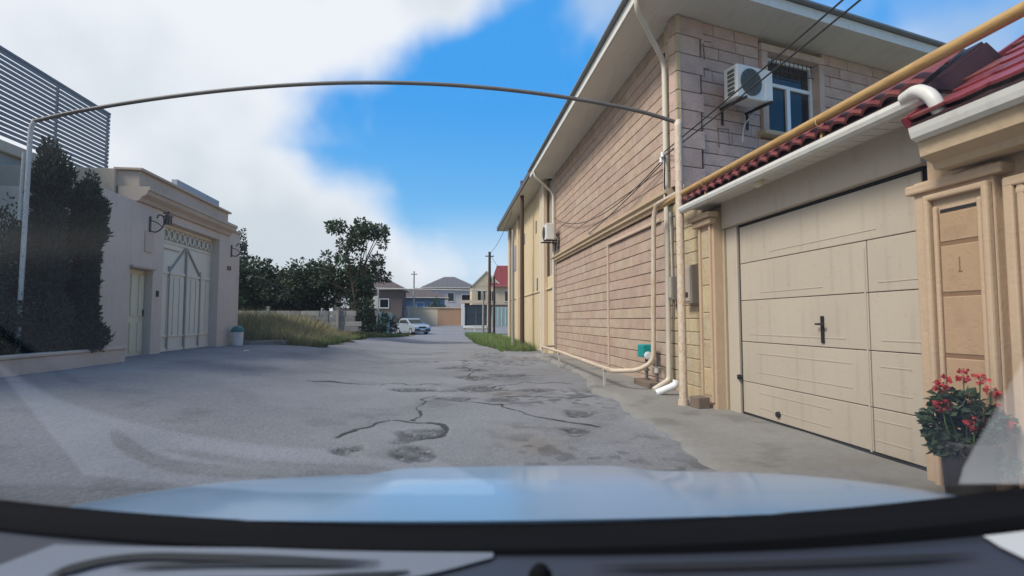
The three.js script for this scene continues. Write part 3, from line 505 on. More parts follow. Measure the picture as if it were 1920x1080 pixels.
// ------------------------------------------------------------------ next house on the right with the maroon tiled roof
{
  const NX = 3.95, NZ = -3.7, L = (x, y, z) => [x - NX, y, z - NZ], RY = -Math.PI / 2;
  const n = T('tiled_house', 'peach single-storey house with maroon scalloped roof tiles and panelled pilaster', 'house', [NX, 0, NZ]);
  P(n, 'wall', prism([[NX + 0.06, 3.0], [8, 3.0], [8, -3.95], [NX + 0.06, -3.95]].map(([x, z]) => [x - NX, z - NZ]), 0, 2.72), M.pilaster);
  P(n, 'pilaster', rbox(0.66, 2.5, 0.1, 0.012), M.pilaster, L(NX + 0.03, 1.25, -3.68), [0, RY, 0]);
  for (const [s, w] of [[-1, 0.05], [1, 0.05]]) { P(n, 'pilaster_moulding', rbox(w, 2.34, 0.06, 0.016), M.pilaster, L(NX - 0.045, 1.17, -3.62 + s * 0.24), [0, RY, 0]); P(n, 'pilaster_moulding', rbox(0.035, 2.24, 0.035, 0.012), M.pilaster, L(NX - 0.035, 1.14, -3.62 + s * 0.18), [0, RY, 0]); }
  P(n, 'pilaster_moulding', rbox(0.53, 0.05, 0.06, 0.016), M.pilaster, L(NX - 0.045, 2.34, -3.62), [0, RY, 0]);
  P(n, 'panel_head', rbox(0.3, 0.03, 0.01, 0.003), M.rubber, L(NX - 0.024, 2.215, -3.62), [0, RY, 0]);
  const jm = mat([0.24, 0.14, 0.075], { map: TX.plaster });
  [[0.02, 0.62], [0.64, 1.06], [1.08, 1.54], [1.56, 1.94], [1.96, 2.2]].forEach(([a, b], k) => {
    P(n, 'pilaster_panel', stoneGeo(0.31, b - a - 0.012, 0.02, 0.006, k * 0.4), M.pilasterPanel, L(NX - 0.034, (a + b) / 2, -3.62), [0, RY, 0]);
  });
  P(n, 'panel_backing', box(0.32, 2.2, 0.01), jm, L(NX - 0.023, 1.1, -3.62), [0, RY, 0]);
  P(n, 'engraved_mark', merge([box(0.008, 0.11, 0.004), box(0.03, 0.008, 0.004, 0.004, -0.055, 0)]), jm, L(NX - 0.036, 1.78, -3.62), [0, RY, 0]);
  P(n, 'entablature', rbox(0.8, 0.08, 0.14, 0.016), M.pilaster, L(NX + 0.01, 2.44, -3.66), [0, RY, 0]);
  // window frame further along the same wall
  for (const [w, d, o] of [[0.07, 0.07, 0.0], [0.05, 0.05, 0.075], [0.05, 0.03, 0.13]]) { P(n, 'window_frame', rbox(w, 2.3, d, 0.012), M.pilaster, L(NX - 0.01, 1.2, -3.24 + o), [0, RY, 0]); P(n, 'window_frame', rbox(1.9, w, d, 0.012), M.pilaster, L(NX - 0.012, 2.32 - o, -2.32 + o), [0, RY, 0]); }
  P(n, 'window', rbox(1.3, 2.1, 0.03, 0.006), M.glassDark, L(NX + 0.04, 1.1, -2.38), [0, RY, 0]);
  P(n, 'window_frame', rbox(0.07, 2.1, 0.05, 0.01), M.pvc, L(NX + 0.012, 1.1, -3.01), [0, RY, 0]);
  // cornice, gutter and roof
  P(n, 'cornice', profileX([[0, 0], [0.16, 0], [0.18, 0.05], [0.28, 0.1], [0.3, 0.22], [0, 0.22]], 6.5), M.beige, L(NX, 2.52, -0.42), [0, RY, 0]);
  const gp = [[-0.07, 0.0], [0.03, -0.02], [0.075, 0.015], [0.09, 0.07], [0.1, 0.13], [0.068, 0.13], [0.07, 0.075], [0.05, 0.03], [0.02, 0.005], [-0.05, 0.02], [-0.07, 0.12]];
  P(n, 'gutter', profileX(gp.map(([a, b]) => [a * 0.85, b * 0.72]), 6.6), M.gutter, L(3.65, 2.745, -0.36), [0, RY, 0]);
  // scalloped tiles on a steep slope: each tile its own piece, lower lip overlapping
  const sl = Math.atan2(0.73, 1.09), rf = P(n, 'roof', box(6.5, 0.03, 3.0, 0, 0, -1.5), M.tileDark, L(3.6, 2.86, -0.42), [0, 0, 0]); rf.geometry = boxUV(new THREE.BoxGeometry(6.5, 0.03, 3.0).translate(0, 0, -1.5).rotateX(sl)); rf.rotation.y = RY;
  const sh = new THREE.Shape(); sh.moveTo(-0.155, 0.36); for (let i = 0; i <= 8; i++) { const a = Math.PI + i / 8 * Math.PI; sh.lineTo(Math.cos(a) * 0.155, Math.sin(a) * 0.06 + 0.06); } sh.lineTo(0.155, 0.36); sh.closePath();
  const tgeo = boxUV(new THREE.ExtrudeGeometry(sh, { depth: 0.02, bevelEnabled: true, bevelSize: 0.004, bevelThickness: 0.004, bevelSegments: 1 }).rotateX(-Math.PI / 2));
  for (let row = 0; row < 7; row++) for (let k = 0; k < 20; k++) {
    const s = row * 0.29, x = -3.13 + k * 0.318 + (row % 2) * 0.159; if (x > 3.12) continue;
    P(rf, 'roof_tile', tgeo, (k + row * 2) % 4 ? M.tileRed : M.tile, [x, Math.sin(sl) * s + 0.05 * Math.cos(sl), -Math.cos(sl) * s + 0.05 * Math.sin(sl)], [sl - 0.07, 0, 0]);
  }
  P(n, 'roof_verge', boxUV(new THREE.BoxGeometry(0.05, 0.1, 3.0).translate(0, 0.03, -1.5).rotateX(sl)), M.tileRed, L(3.6, 2.86, -3.69), [0, RY, 0]);
}

// ------------------------------------------------------------------ pipes, meters and cables
{
  const arch = []; const a = [3.74, 4.56, -8.12], b = [-6.72, 4.62, -9.5], N = 18;
  for (let i = 0; i <= N; i++) { const t = i / N, k = Math.sin(Math.PI * Math.pow(t, 0.92)); arch.push([lerp(a[0], b[0], t), lerp(a[1], b[1], t) + 0.66 * Math.pow(k, 0.85), lerp(a[2], b[2], t)]); }
  const g = T('gas_pipe_arch', 'long thin gas pipe arching over the whole street', 'pipe', [0, 0, -8.8]);
  P(g, 'span', new THREE.TubeGeometry(new THREE.CatmullRomCurve3(arch.map(p => new THREE.Vector3(p[0], p[1], p[2] + 8.8))), 90, 0.032, 10), M.gasGrey);
  P(g, 'riser', pipeGeo([[3.74, 4.56, 0.68], [3.72, 4.5, 0.72], [3.62, 0.06, 0.95]], 0.062, 0.1, 14), M.gasPale);
  P(g, 'riser', pipeGeo([[-6.72, 4.64, -0.7], [-6.78, 4.5, -0.7], [-6.8, 0.45, -0.7]], 0.036, 0.1), M.gasWhite);
  P(g, 'elbow', new THREE.SphereGeometry(0.066, 16, 10), M.gasPale, [3.74, 4.55, 0.69]);
  P(g, 'base_sleeve', new THREE.CylinderGeometry(0.08, 0.085, 0.12, 14).translate(3.62, 0.08, 0.95), M.gasPale);
}
TM('drop_pipe', 'short pale drop pipe hanging beside the left riser of the arch', 'pipe', pipeGeo([[-7.0, 4.15, -9.7], [-7.02, 3.0, -9.7]], 0.03), M.gasWhite);
{
  const g = T('overhead_gas_pipe', 'thick ochre gas pipe running above the garage gutter', 'pipe', [3.7, 3.3, -5]);
  P(g, 'pipe', pipeGeo([[0.08, 0.06, -4.0], [0.02, 0.06, -2.9], [0, 0.05, -0.5], [0, 0.08, 7]], 0.047, 0.3, 14), M.gas);
  for (const z of [-2.2, 0.2]) P(g, 'pipe_stand', merge([box(0.03, 0.16, 0.03, 0.02, -0.12, z), new THREE.TorusGeometry(0.05, 0.007, 6, 20).translate(0, 0.02, z)]), M.gas);
}
{
  const g = T('wall_gas_pipe', 'beige gas pipe dropping down the house wall and running low along it', 'pipe', [3.3, 0, -9]);
  P(g, 'pipe', pipeGeo([[0.45, 3.42, 0.9], [0.42, 3.4, -0.02], [0.4, 3.2, -0.1], [0.36, 0.62, -0.12], [0.12, 0.46, -0.2], [-0.26, 0.42, -0.5], [-0.1, 0.46, -6.0], [0.0, 0.44, -9.2], [0.55, 0.44, -9.6]], 0.042, 0.16, 12), M.gasPale);
  for (const [x, z, h] of [[-0.25, -1.05, 0.42], [-0.1, -5.9, 0.44], [0.0, -9.0, 0.42]]) P(g, 'support_post', merge([box(0.045, h, 0.045, x, h / 2 + 0.0, z), box(0.07, 0.02, 0.1, x, h - 0.02, z)]), M.gasWhite);
}
{
  const g = T('gas_regulator', 'teal gas regulator box on short pipes at the wall foot', 'meter', [3.86, 0.1, -9.95]);
  P(g, 'housing', rbox(0.26, 0.24, 0.3, 0.02, 0, 0.66, 0, 2), M.teal);
  P(g, 'dial', merge([new THREE.CylinderGeometry(0.055, 0.055, 0.07, 16).rotateX(Math.PI / 2), new THREE.CylinderGeometry(0.075, 0.075, 0.02, 16).rotateX(Math.PI / 2)]), M.pvc, [-0.05, 0.58, 0.2]);
  P(g, 'pipe', pipeGeo([[-0.02, 0.56, 0.04], [-0.02, 0.1, 0.04]], 0.03), M.gasGrey);
  P(g, 'pipe', pipeGeo([[0.02, 0.6, 0.2], [0.02, 0.55, 0.42], [0.02, -0.04, 0.44]], 0.026, 0.06), M.gasGrey);
  for (const y of [0.12, 0.3]) P(g, 'flange', new THREE.CylinderGeometry(0.055, 0.055, 0.035, 12), M.gasGrey, [-0.02, y, 0.04]);
  P(g, 'valve', merge([new THREE.CylinderGeometry(0.045, 0.045, 0.09, 12), box(0.14, 0.018, 0.018, 0, 0.06, 0)]), M.gasWhite, [0.02, 0.32, 0.44]);
}
TM('concrete_block', 'long concrete footing block under the teal gas regulator', 'block', rbox(0.3, 0.18, 1.0, 0.02), M.concreteDark, [3.85, 0.12, -9.75]);
TM('concrete_block', 'small square brown block at the foot of the garage pilaster', 'block', rbox(0.2, 0.17, 0.22, 0.015), M.concreteDark, [3.77, 0.13, -7.62], [0, 0.15, 0]);
TM('drain_elbow', 'white plastic drain elbow lying at the foot of the thick riser', 'pipe', pipeGeo([[3.86, 0.34, -8.62], [3.84, 0.26, -8.62], [3.55, 0.12, -8.72]], 0.06, 0.1, 14), M.pvc);
{
  const g = T('meter_box', 'grey beige meter box on the wall behind the thick riser', 'meter box', [3.99, 1.62, -8.28], -Math.PI / 2);
  P(g, 'casing', rbox(0.34, 0.62, 0.16, 0.012, 0, 0.31, 0), M.greyBox); P(g, 'lid', rbox(0.3, 0.56, 0.02, 0.008, 0, 0.31, 0.085), M.greyBox); P(g, 'hatch', rbox(0.1, 0.08, 0.012, 0.003, 0.02, 0.14, 0.1), M.darkMetal);
  const h = T('switch_box', 'small dark switch box with cables left of the meter box', 'switch box', [4.0, 1.7, -9.0], -Math.PI / 2);
  P(h, 'casing', rbox(0.17, 0.42, 0.12, 0.01, 0, 0.21, 0), mat([0.20, 0.18, 0.16], { rough: 0.6 })); P(h, 'lid', rbox(0.14, 0.36, 0.02, 0.006, 0, 0.22, 0.065), M.greyBox);
  P(h, 'conduit', pipeGeo([[-0.03, 0.4, 0], [-0.04, 1.6, 0.01]], 0.016), M.gasWhite); P(h, 'conduit', pipeGeo([[0.04, 0.4, 0], [0.05, 1.55, 0.01]], 0.012), M.gasGrey); P(h, 'conduit', pipeGeo([[0.02, 0, 0], [0.03, -0.35, 0.01]], 0.016), M.gasGrey);
}
// power cables
TM('power_cable', 'upper of the twin black cables passing over the garage to the house corner', 'cable', wire([3.95, 4.42, -9.15], [3.3, 4.62, 4], 0.12, 0.011), M.cable);
TM('power_cable', 'lower of the twin black cables passing over the garage to the house corner', 'cable', wire([3.95, 4.34, -9.15], [3.38, 4.5, 4], 0.14, 0.011), M.cable);
TM('power_cable', 'thin black cable crossing the sky above the end wall eaves', 'cable', wire([5.4, 7.15, -8.9], [4.3, 5.4, 4], 0.1, 0.006), M.cable);
TM('power_cable', 'sagging cable sweeping shallowly across the upper street wall', 'cable', wire([4.0, 4.35, -9.25], [4.0, 5.15, -19.4], 0.62, 0.011), M.cable);
TM('power_cable', 'steep cable dropping across the upper street wall to the string course', 'cable', wire([3.99, 4.28, -9.25], [3.9, 3.72, -14.2], 0.05, 0.011), M.cable);
TM('power_cable', 'looped cable hanging down beside the riser at the house corner', 'cable', curveTube([[3.97, 4.38, -9.2], [3.9, 4.1, -9.05], [3.94, 3.7, -9.15], [3.96, 3.3, -9.02]], 0.014, 30), M.cable);
{
  const g = T('cable_bracket', 'small pale cable bracket on the house corner', 'bracket', [4.0, 4.35, -9.2]);
  P(g, 'arm', box(0.14, 0.03, 0.03, -0.03, 0.03, 0), M.darkMetal); P(g, 'insulator', new THREE.CylinderGeometry(0.03, 0.035, 0.09, 12), M.pvc, [-0.08, 0.02, 0.02]); P(g, 'insulator', new THREE.CylinderGeometry(0.03, 0.035, 0.09, 12), M.pvc, [-0.08, -0.06, -0.04]);
}

// ------------------------------------------------------------------ vegetation helpers
function leafMat(rgb) { return new THREE.MeshPhysicalMaterial({ color: C(...rgb), roughness: 0.9, vertexColors: true, transmission: 0.25, thickness: 0, side: THREE.DoubleSide }); }
const LEAF = { mid: leafMat([1, 1, 1]) };
function foliage(clumps, n, size, rgb, seed, opt = {}) {          // leaf-sized folded faces spread through the clumps' volume
  const r = rng(seed), pos = [], col = [], vol = clumps.map(c => c[3] * c[4] * c[5]), tot = vol.reduce((a, b) => a + b);
  const { up = 0, asp = 1.7, shell = 0.45 } = opt;
  const v = new THREE.Vector3(), d = new THREE.Vector3(), s = new THREE.Vector3(), w = new THREE.Vector3();
  clumps.forEach((c, ci) => {
    const cnt = Math.round(n * vol[ci] / tot), ct = 0.8 + 0.4 * r();
    for (let i = 0; i < cnt; i++) {
      v.set(r() - 0.5, r() - 0.5, r() - 0.5).normalize(); const rad = Math.pow(shell + (1 - shell) * r(), 0.6) * (0.86 + 0.28 * r());
      const x = c[0] + v.x * c[3] * rad, y = c[1] + v.y * c[4] * rad, z = c[2] + v.z * c[5] * rad;
      d.set(v.x + (r() - 0.5) * 1.4, v.y * 0.6 + (r() - 0.5) * 1.4 + up, v.z + (r() - 0.5) * 1.4).normalize(); w.set(r() - 0.5, r() - 0.5, r() - 0.5); s.crossVectors(d, w).normalize();
      const L = size * (0.6 + 0.8 * r()), W = L / asp / 2; w.crossVectors(d, s).multiplyScalar(W * 0.35);
      const b = [x, y, z], t = [x + d.x * L, y + d.y * L, z + d.z * L], m = [x + d.x * L * 0.5, y + d.y * L * 0.5, z + d.z * L * 0.5];
      const e1 = [m[0] + s.x * W + w.x, m[1] + s.y * W + w.y, m[2] + s.z * W + w.z], e2 = [m[0] - s.x * W + w.x, m[1] - s.y * W + w.y, m[2] - s.z * W + w.z];
      pos.push(...b, ...e1, ...t, ...b, ...t, ...e2);
      const k = ct * (0.65 + 0.7 * r()), h = (r() - 0.5) * 0.3; for (let q = 0; q < 6; q++) col.push(rgb[0] * k * (1 + h), rgb[1] * k, rgb[2] * k * (1 - h));
    }
  });
  return rawGeo(pos, null, null, col);
}
function limb(pts, r0, r1, rad = 8) {                              // tapered limb
  const c = new THREE.CatmullRomCurve3(pts.map(p => new THREE.Vector3(...p))), seg = 14, g = new THREE.TubeGeometry(c, seg, 1, rad), p = g.attributes.position, q = new THREE.Vector3();
  for (let j = 0; j <= seg; j++) { c.getPointAt(j / seg, q); const k = lerp(r0, r1, j / seg); for (let i = 0; i <= rad; i++) { const o = j * (rad + 1) + i; p.setXYZ(o, q.x + (p.getX(o) - q.x) * k, q.y + (p.getY(o) - q.y) * k, q.z + (p.getZ(o) - q.z) * k); } }
  g.computeVertexNormals(); return g;
}
function tree(name, label, x, z, th, clumps, n, size, rgb, seed, group, opt) {
  const g = T(name, label, opt && opt.cat || 'tree', [x, gy(x, z) - 0.04, z], 0, group), r = rng(seed + 9);
  const limbs = [limb([[0, 0, 0], [0.05, th * 0.5, 0.03], [0, th, 0]], opt && opt.tr || 0.13, (opt && opt.tr || 0.13) * 0.6)];
  for (const c of clumps.slice(0, 9)) limbs.push(limb([[0, th * (0.7 + 0.25 * r()), 0], [c[0] * 0.45, lerp(th, c[1], 0.55), c[2] * 0.45], [c[0], c[1], c[2]]], 0.06, 0.015, 5));
  P(g, 'trunk', merge(limbs), M.bark); P(g, 'crown', foliage(clumps, n, size, rgb, seed, opt), LEAF.mid); return g;
}
function cypress(label, x, z, h, rad, seed) {
  const g = T('cypress', label, 'tree', [x, gy(x, z) + 0.1, z], 0, 'cypresses in the roadside planter'), cl = [], r = rng(seed);
  for (let i = 0; i < 26; i++) { const t = (i + 0.5) / 26, y = 0.25 + t * (h - 0.35), k = rad * (0.86 + 0.2 * Math.sin(t * 9 + seed)) * (1 - 0.55 * ss(0.86, 1, t)) * (0.85 + 0.3 * (1 - t)); const a = r() * 6.28; cl.push([Math.cos(a) * k * 0.22, y, Math.sin(a) * k * 0.22, k * 0.85, h / 26 * 1.5, k * 0.85]); }
  P(g, 'trunk', limb([[0, -0.1, 0], [0.02, h * 0.5, 0], [0, h * 0.9, 0]], 0.07, 0.02), M.bark);
  P(g, 'crown', foliage(cl, 20000, 0.08, [0.022, 0.042, 0.030], seed, { up: 1.1, asp: 2.6, shell: 0.35 }), LEAF.mid); return g;
}

// ------------------------------------------------------------------ left side: planter, cypresses, gatehouse, slatted building
{
  const pl = T('planter_wall', 'low pale rendered planter kerb under the cypresses', 'wall', [-6.5, 0.42, -9.6]);
  P(pl, 'kerb', rbox(0.22, 0.36, 4.2, 0.02, 0, 0.17, 0), M.leftWall); P(pl, 'coping', rbox(0.28, 0.05, 4.2, 0.012, 0, 0.375, 0), M.leftWall); P(pl, 'end_kerb', rbox(0.5, 0.36, 0.2, 0.02, -0.36, 0.17, -2.0), M.leftWall);
  P(pl, 'soil', box(1.6, 0.1, 4.1, -0.9, 0.26, 0), mat([0.07, 0.05, 0.035], { rough: 1, map: TX.concrete }));
}
cypress('tall dark cypress column in front of the slatted screen', -6.78, -10.0, 3.85, 0.33, 201);
cypress('shorter dark cypress column next to the gatehouse wall', -6.6, -10.75, 3.5, 0.31, 202);
{
  const hedge = (label, x, z, cl, n, seed) => { const g = T('hedge_bush', label, 'bush', [x, 0.72, z], 0, 'clipped bushes in the planter'); P(g, 'stem', limb([[0, 0, 0], [0.02, 0.3, 0], [0, 0.7, 0]], 0.04, 0.02, 6), M.bark); P(g, 'foliage', foliage(cl, n, 0.055, [0.030, 0.055, 0.034], seed, { shell: 0.3 }), LEAF.mid); };
  hedge('rounded dark bush at the right end of the planter', -6.82, -10.55, [[0, 0.3, 0, 0.36, 0.42, 0.45], [0.05, 0.2, -0.35, 0.3, 0.32, 0.3], [0, 0.25, 0.5, 0.34, 0.4, 0.4]], 12000, 221);
  hedge('broad dark bush in the middle of the planter between the pipes', -7.0, -9.5, [[0, 0.4, 0, 0.42, 0.6, 0.6], [0, 0.9, -0.25, 0.38, 0.6, 0.4], [0, 1.5, -0.3, 0.32, 0.7, 0.36]], 16000, 222);
  hedge('tall dark bush filling the gap behind the two cypress columns', -7.3, -10.9, [[0, 0.8, 0, 0.6, 1.0, 0.5], [0, 1.7, 0.1, 0.5, 0.9, 0.5], [0.1, 2.5, 0, 0.4, 0.7, 0.45], [-0.3, 1.4, 0.6, 0.5, 1.3, 0.5]], 26000, 224);
  hedge('dark bush at the near end of the planter', -7.0, -8.5, [[0, 0.3, 0, 0.45, 0.5, 0.5], [0, 0.3, 0.5, 0.4, 0.4, 0.4]], 9000, 223);
}
{
  const GX = -7.1, L = (x, y, z) => [x - GX, y - 0.45, z + 15.5], RY = Math.PI / 2;
  const g = T('gatehouse', 'shaded cream gatehouse with parapet, white double gate and side door', 'building', [GX, 0.45, -15.5]);
  // outer walls built round the openings
  const wallPart = (z0, z1, y0, y1, m = M.leftWall, d = 0.4) => P(g, 'wall', rbox(z1 - z0, y1 - y0, d, 0.01), m, L(GX - d / 2, (y0 + y1) / 2, (z0 + z1) / 2), [0, RY, 0]);
  wallPart(-13.02, -12.0, 0.4, 4.1); wallPart(-13.98, -13.022, 2.55, 4.1); wallPart(-14.45, -13.982, 0.4, 4.1); wallPart(-17.78, -14.452, 3.88, 4.1); wallPart(-19.45, -17.782, 0.4, 4.3);
  P(g, 'wall', rbox(2.6, 3.7, 0.3, 0.01), M.leftWall, L(GX - 1.72, 2.25, -12.16));
  P(g, 'wall', rbox(0.3, 3.7, 7.2, 0.01), M.leftWall, L(GX - 3.1, 2.25, -15.9));
  // cornice and parapet
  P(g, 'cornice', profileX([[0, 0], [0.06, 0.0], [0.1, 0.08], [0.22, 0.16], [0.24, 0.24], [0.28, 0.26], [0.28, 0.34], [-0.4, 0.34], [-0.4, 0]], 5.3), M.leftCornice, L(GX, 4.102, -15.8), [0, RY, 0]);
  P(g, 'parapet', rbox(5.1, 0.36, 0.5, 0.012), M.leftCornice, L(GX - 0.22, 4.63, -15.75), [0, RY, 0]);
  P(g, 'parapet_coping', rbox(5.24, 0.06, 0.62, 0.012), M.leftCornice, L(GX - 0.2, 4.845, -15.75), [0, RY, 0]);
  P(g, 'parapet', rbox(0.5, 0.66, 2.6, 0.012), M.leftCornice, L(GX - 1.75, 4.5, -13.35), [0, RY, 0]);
  P(g, 'pier_cap', rbox(1.72, 0.08, 0.5, 0.012), M.leftCornice, L(GX - 0.2, 4.343, -18.62), [0, RY, 0]);
  P(g, 'rear_parapet', rbox(3.5, 1.1, 0.2, 0.01), M.paleGrey, L(-9.5, 5.75, -21.6), [0, RY, 0]);
  P(g, 'rear_wall', rbox(6, 4.8, 0.3, 0.01), M.paleGrey, L(-9.6, 2.8, -20.6), [0, RY, 0]);
  // double gate with rings, pitched ribs and pressed panels
  const zc = -16.115, W = 3.32, y0 = 0.5, y1 = 3.88, gate = P(g, 'gate', box(W, y1 - y0, 0.03), M.gateWhite, L(GX - 0.27, (y0 + y1) / 2, zc), [0, RY, 0]);
  const q = (n, w, h, x, y, d = 0.03, m = M.gateWhite, rot = 0) => P(gate, n, rbox(w, h, d, 0.008), m, [x, y, 0.016 + d / 2], [0, 0, rot]);
  const H = y1 - y0, grooveM = mat([0.36, 0.35, 0.31], { rough: 0.6, map: TX.paint });
  q('gate_rail', W, 0.07, 0, H / 2 - 0.04); q('gate_rail', W, 0.06, 0, H / 2 - 0.46); q('gate_rail', W, 0.07, 0, 0.42); q('gate_rail', W, 0.08, 0, -H / 2 + 0.06); q('gate_rail', W, 0.05, 0, -H / 2 + 0.42);
  const backM = mat([0.46, 0.44, 0.37], { rough: 0.7, map: TX.paint }); q('ring_backing', W - 0.04, 0.34, 0, H / 2 - 0.25, 0.006, backM);
  for (let i = 0; i < 11; i++) P(gate, 'ring', new THREE.TorusGeometry(0.125, 0.022, 8, 24), M.gateWhite, [-W / 2 + 0.2 + i * (W - 0.4) / 10, H / 2 - 0.25, 0.05]);
  q('meeting_stile', 0.07, H - 0.5, 0.04, -0.22, 0.05, grooveM); for (const x of [-0.88, 0.92]) q('gate_stile', 0.05, H * 0.66, x, -0.52, 0.045, grooveM);
  q('pitched_rib', 1.15, 0.045, -0.44, 0.82, 0.045, grooveM, 0.70); q('pitched_rib', 1.15, 0.045, 0.50, 0.82, 0.045, grooveM, -0.70);
  q('gate_rail', 1.1, 0.035, -0.9, 1.05, 0.03, grooveM);
  for (let i = 0; i < 10; i++) { const x = -W / 2 + 0.2 + i * (W - 0.4) / 9; if (Math.abs(x - 0.04) < 0.1) continue; q('gate_panel', 0.22, 1.62, x, -0.48, 0.022); }
  // side door in its own recess
  const dr = P(g, 'side_door', box(0.93, 2.04, 0.04), M.doorYellow, L(GX - 0.2, 1.52, -13.5), [0, RY, 0]);
  for (const x of [-0.32, 0, 0.32]) for (const [y, h] of [[0.42, 1.0], [-0.58, 0.7]]) P(dr, 'door_panel', rbox(0.2, h, 0.03, 0.01), M.doorYellow, [x, y, 0.03]);
  P(dr, 'handle', rbox(0.03, 0.16, 0.04, 0.008), M.darkMetal, [0.39, 0, 0.05]);
  P(g, 'lintel', rbox(1.0, 0.05, 0.12, 0.01), M.leftCornice, L(GX + 0.02, 2.58, -13.5), [0, RY, 0]);
  P(g, 'blind_niche', rbox(0.34, 0.5, 0.04, 0.01), M.leftCornice, L(GX + 0.01, 3.22, -13.72), [0, RY, 0]);
  P(g, 'doorbell', rbox(0.09, 0.15, 0.03, 0.008), M.blackIron, L(GX + 0.016, 2.0, -14.2), [0, RY, 0]);
  const pm = mat([0.26, 0.12, 0.09], { rough: 0.6 }); P(g, 'number_plate', merge([rbox(0.07, 0.14, 0.02, 0.004, -0.12, 0, 0), rbox(0.07, 0.14, 0.02, 0.004, 0.0, 0, 0), rbox(0.06, 0.14, 0.02, 0.004, 0.12, 0.01, 0)]), pm, L(GX + 0.012, 3.05, -18.55), [0, RY, 0]);
}
function lantern(label, z) {
  const g = T('wall_lantern', label, 'lantern', [-7.1, 3.45, z], Math.PI / 2, 'wrought iron lanterns on the gatehouse');
  P(g, 'wall_plate', rbox(0.07, 0.4, 0.025, 0.008, 0, 0.2, 0.014), M.blackIron);
  P(g, 'scroll_arm', merge([curveTube([[0, 0.05, 0.02], [0, 0.02, 0.14], [0, 0.16, 0.3], [0, 0.4, 0.3], [0, 0.44, 0.2], [0, 0.36, 0.16]], 0.016, 36), curveTube([[0, 0.3, 0.02], [0, 0.26, 0.14], [0, 0.16, 0.28]], 0.012, 20)]), M.blackIron);
  const l = P(g, 'lamp_body', new THREE.CylinderGeometry(0.085, 0.055, 0.2, 6), mat([0.10, 0.10, 0.10], { rough: 0.2 }), [0, 0.3, 0.42]);
  P(l, 'cap', new THREE.ConeGeometry(0.115, 0.1, 6), M.blackIron, [0, 0.15, 0]); P(l, 'finial', new THREE.SphereGeometry(0.02, 8, 6), M.blackIron, [0, 0.21, 0]); for (let i = 0; i < 6; i++) { const a = i * Math.PI / 3 + 0.52; P(l, 'rib', box(0.014, 0.2, 0.014), M.blackIron, [Math.cos(a) * 0.072, 0, Math.sin(a) * 0.072]); }
  P(l, 'hanger', box(0.014, 0.03, 0.13, 0, 0.19, -0.06), M.blackIron);
}
lantern('black wrought iron lantern above the side door', -13.75); lantern('black wrought iron lantern on the far pier of the gatehouse', -18.7);
{
  const g = T('litter_bin', 'small pale bin with a teal lid at the gatehouse corner', 'bin', [-6.82, 0.46, -18.7]);
  P(g, 'bin_body', new THREE.CylinderGeometry(0.19, 0.16, 0.5, 18).translate(0, 0.25, 0), M.white); P(g, 'lid', merge([new THREE.CylinderGeometry(0.215, 0.215, 0.05, 18), new THREE.SphereGeometry(0.2, 18, 8, 0, Math.PI * 2, 0, Math.PI / 2).scale(1, 0.9, 1)]), mat([0.03, 0.16, 0.14], { rough: 0.5 }), [0, 0.525, 0]);
}
{
  const g = T('slatted_building', 'tall grey building with a rooftop screen of dark horizontal slats', 'building', [-10, 0, -12]);
  P(g, 'wall', rbox(5, 5.6, 12, 0.02, -2.55, 2.6, 1.2), M.greyWall);
  P(g, 'wall_band', rbox(0.1, 0.25, 12, 0.02, 0.02, 5.28, 1.2), M.leftCornice);
  const n = 17, y0 = 5.5, y1 = 7.46, fr = mat([0.16, 0.17, 0.19], { rough: 0.5, metal: 0.2 });
  for (let k = 0; k < n; k++) P(g, 'slat', rbox(0.03, (y1 - y0) / n - 0.036, 12.3, 0.005), M.slat, [0, y0 + (k + 0.5) * (y1 - y0) / n, 1.15]);
  for (const z of [-4.98, -2.9, -0.8, 1.3, 3.4, 5.5]) P(g, 'screen_post', rbox(0.05, 2.1, 0.05, 0.005), fr, [-0.05, 6.45, z]);
  P(g, 'top_rail', rbox(0.06, 0.06, 12.3, 0.005), fr, [-0.004, 7.49, 1.15]);
}

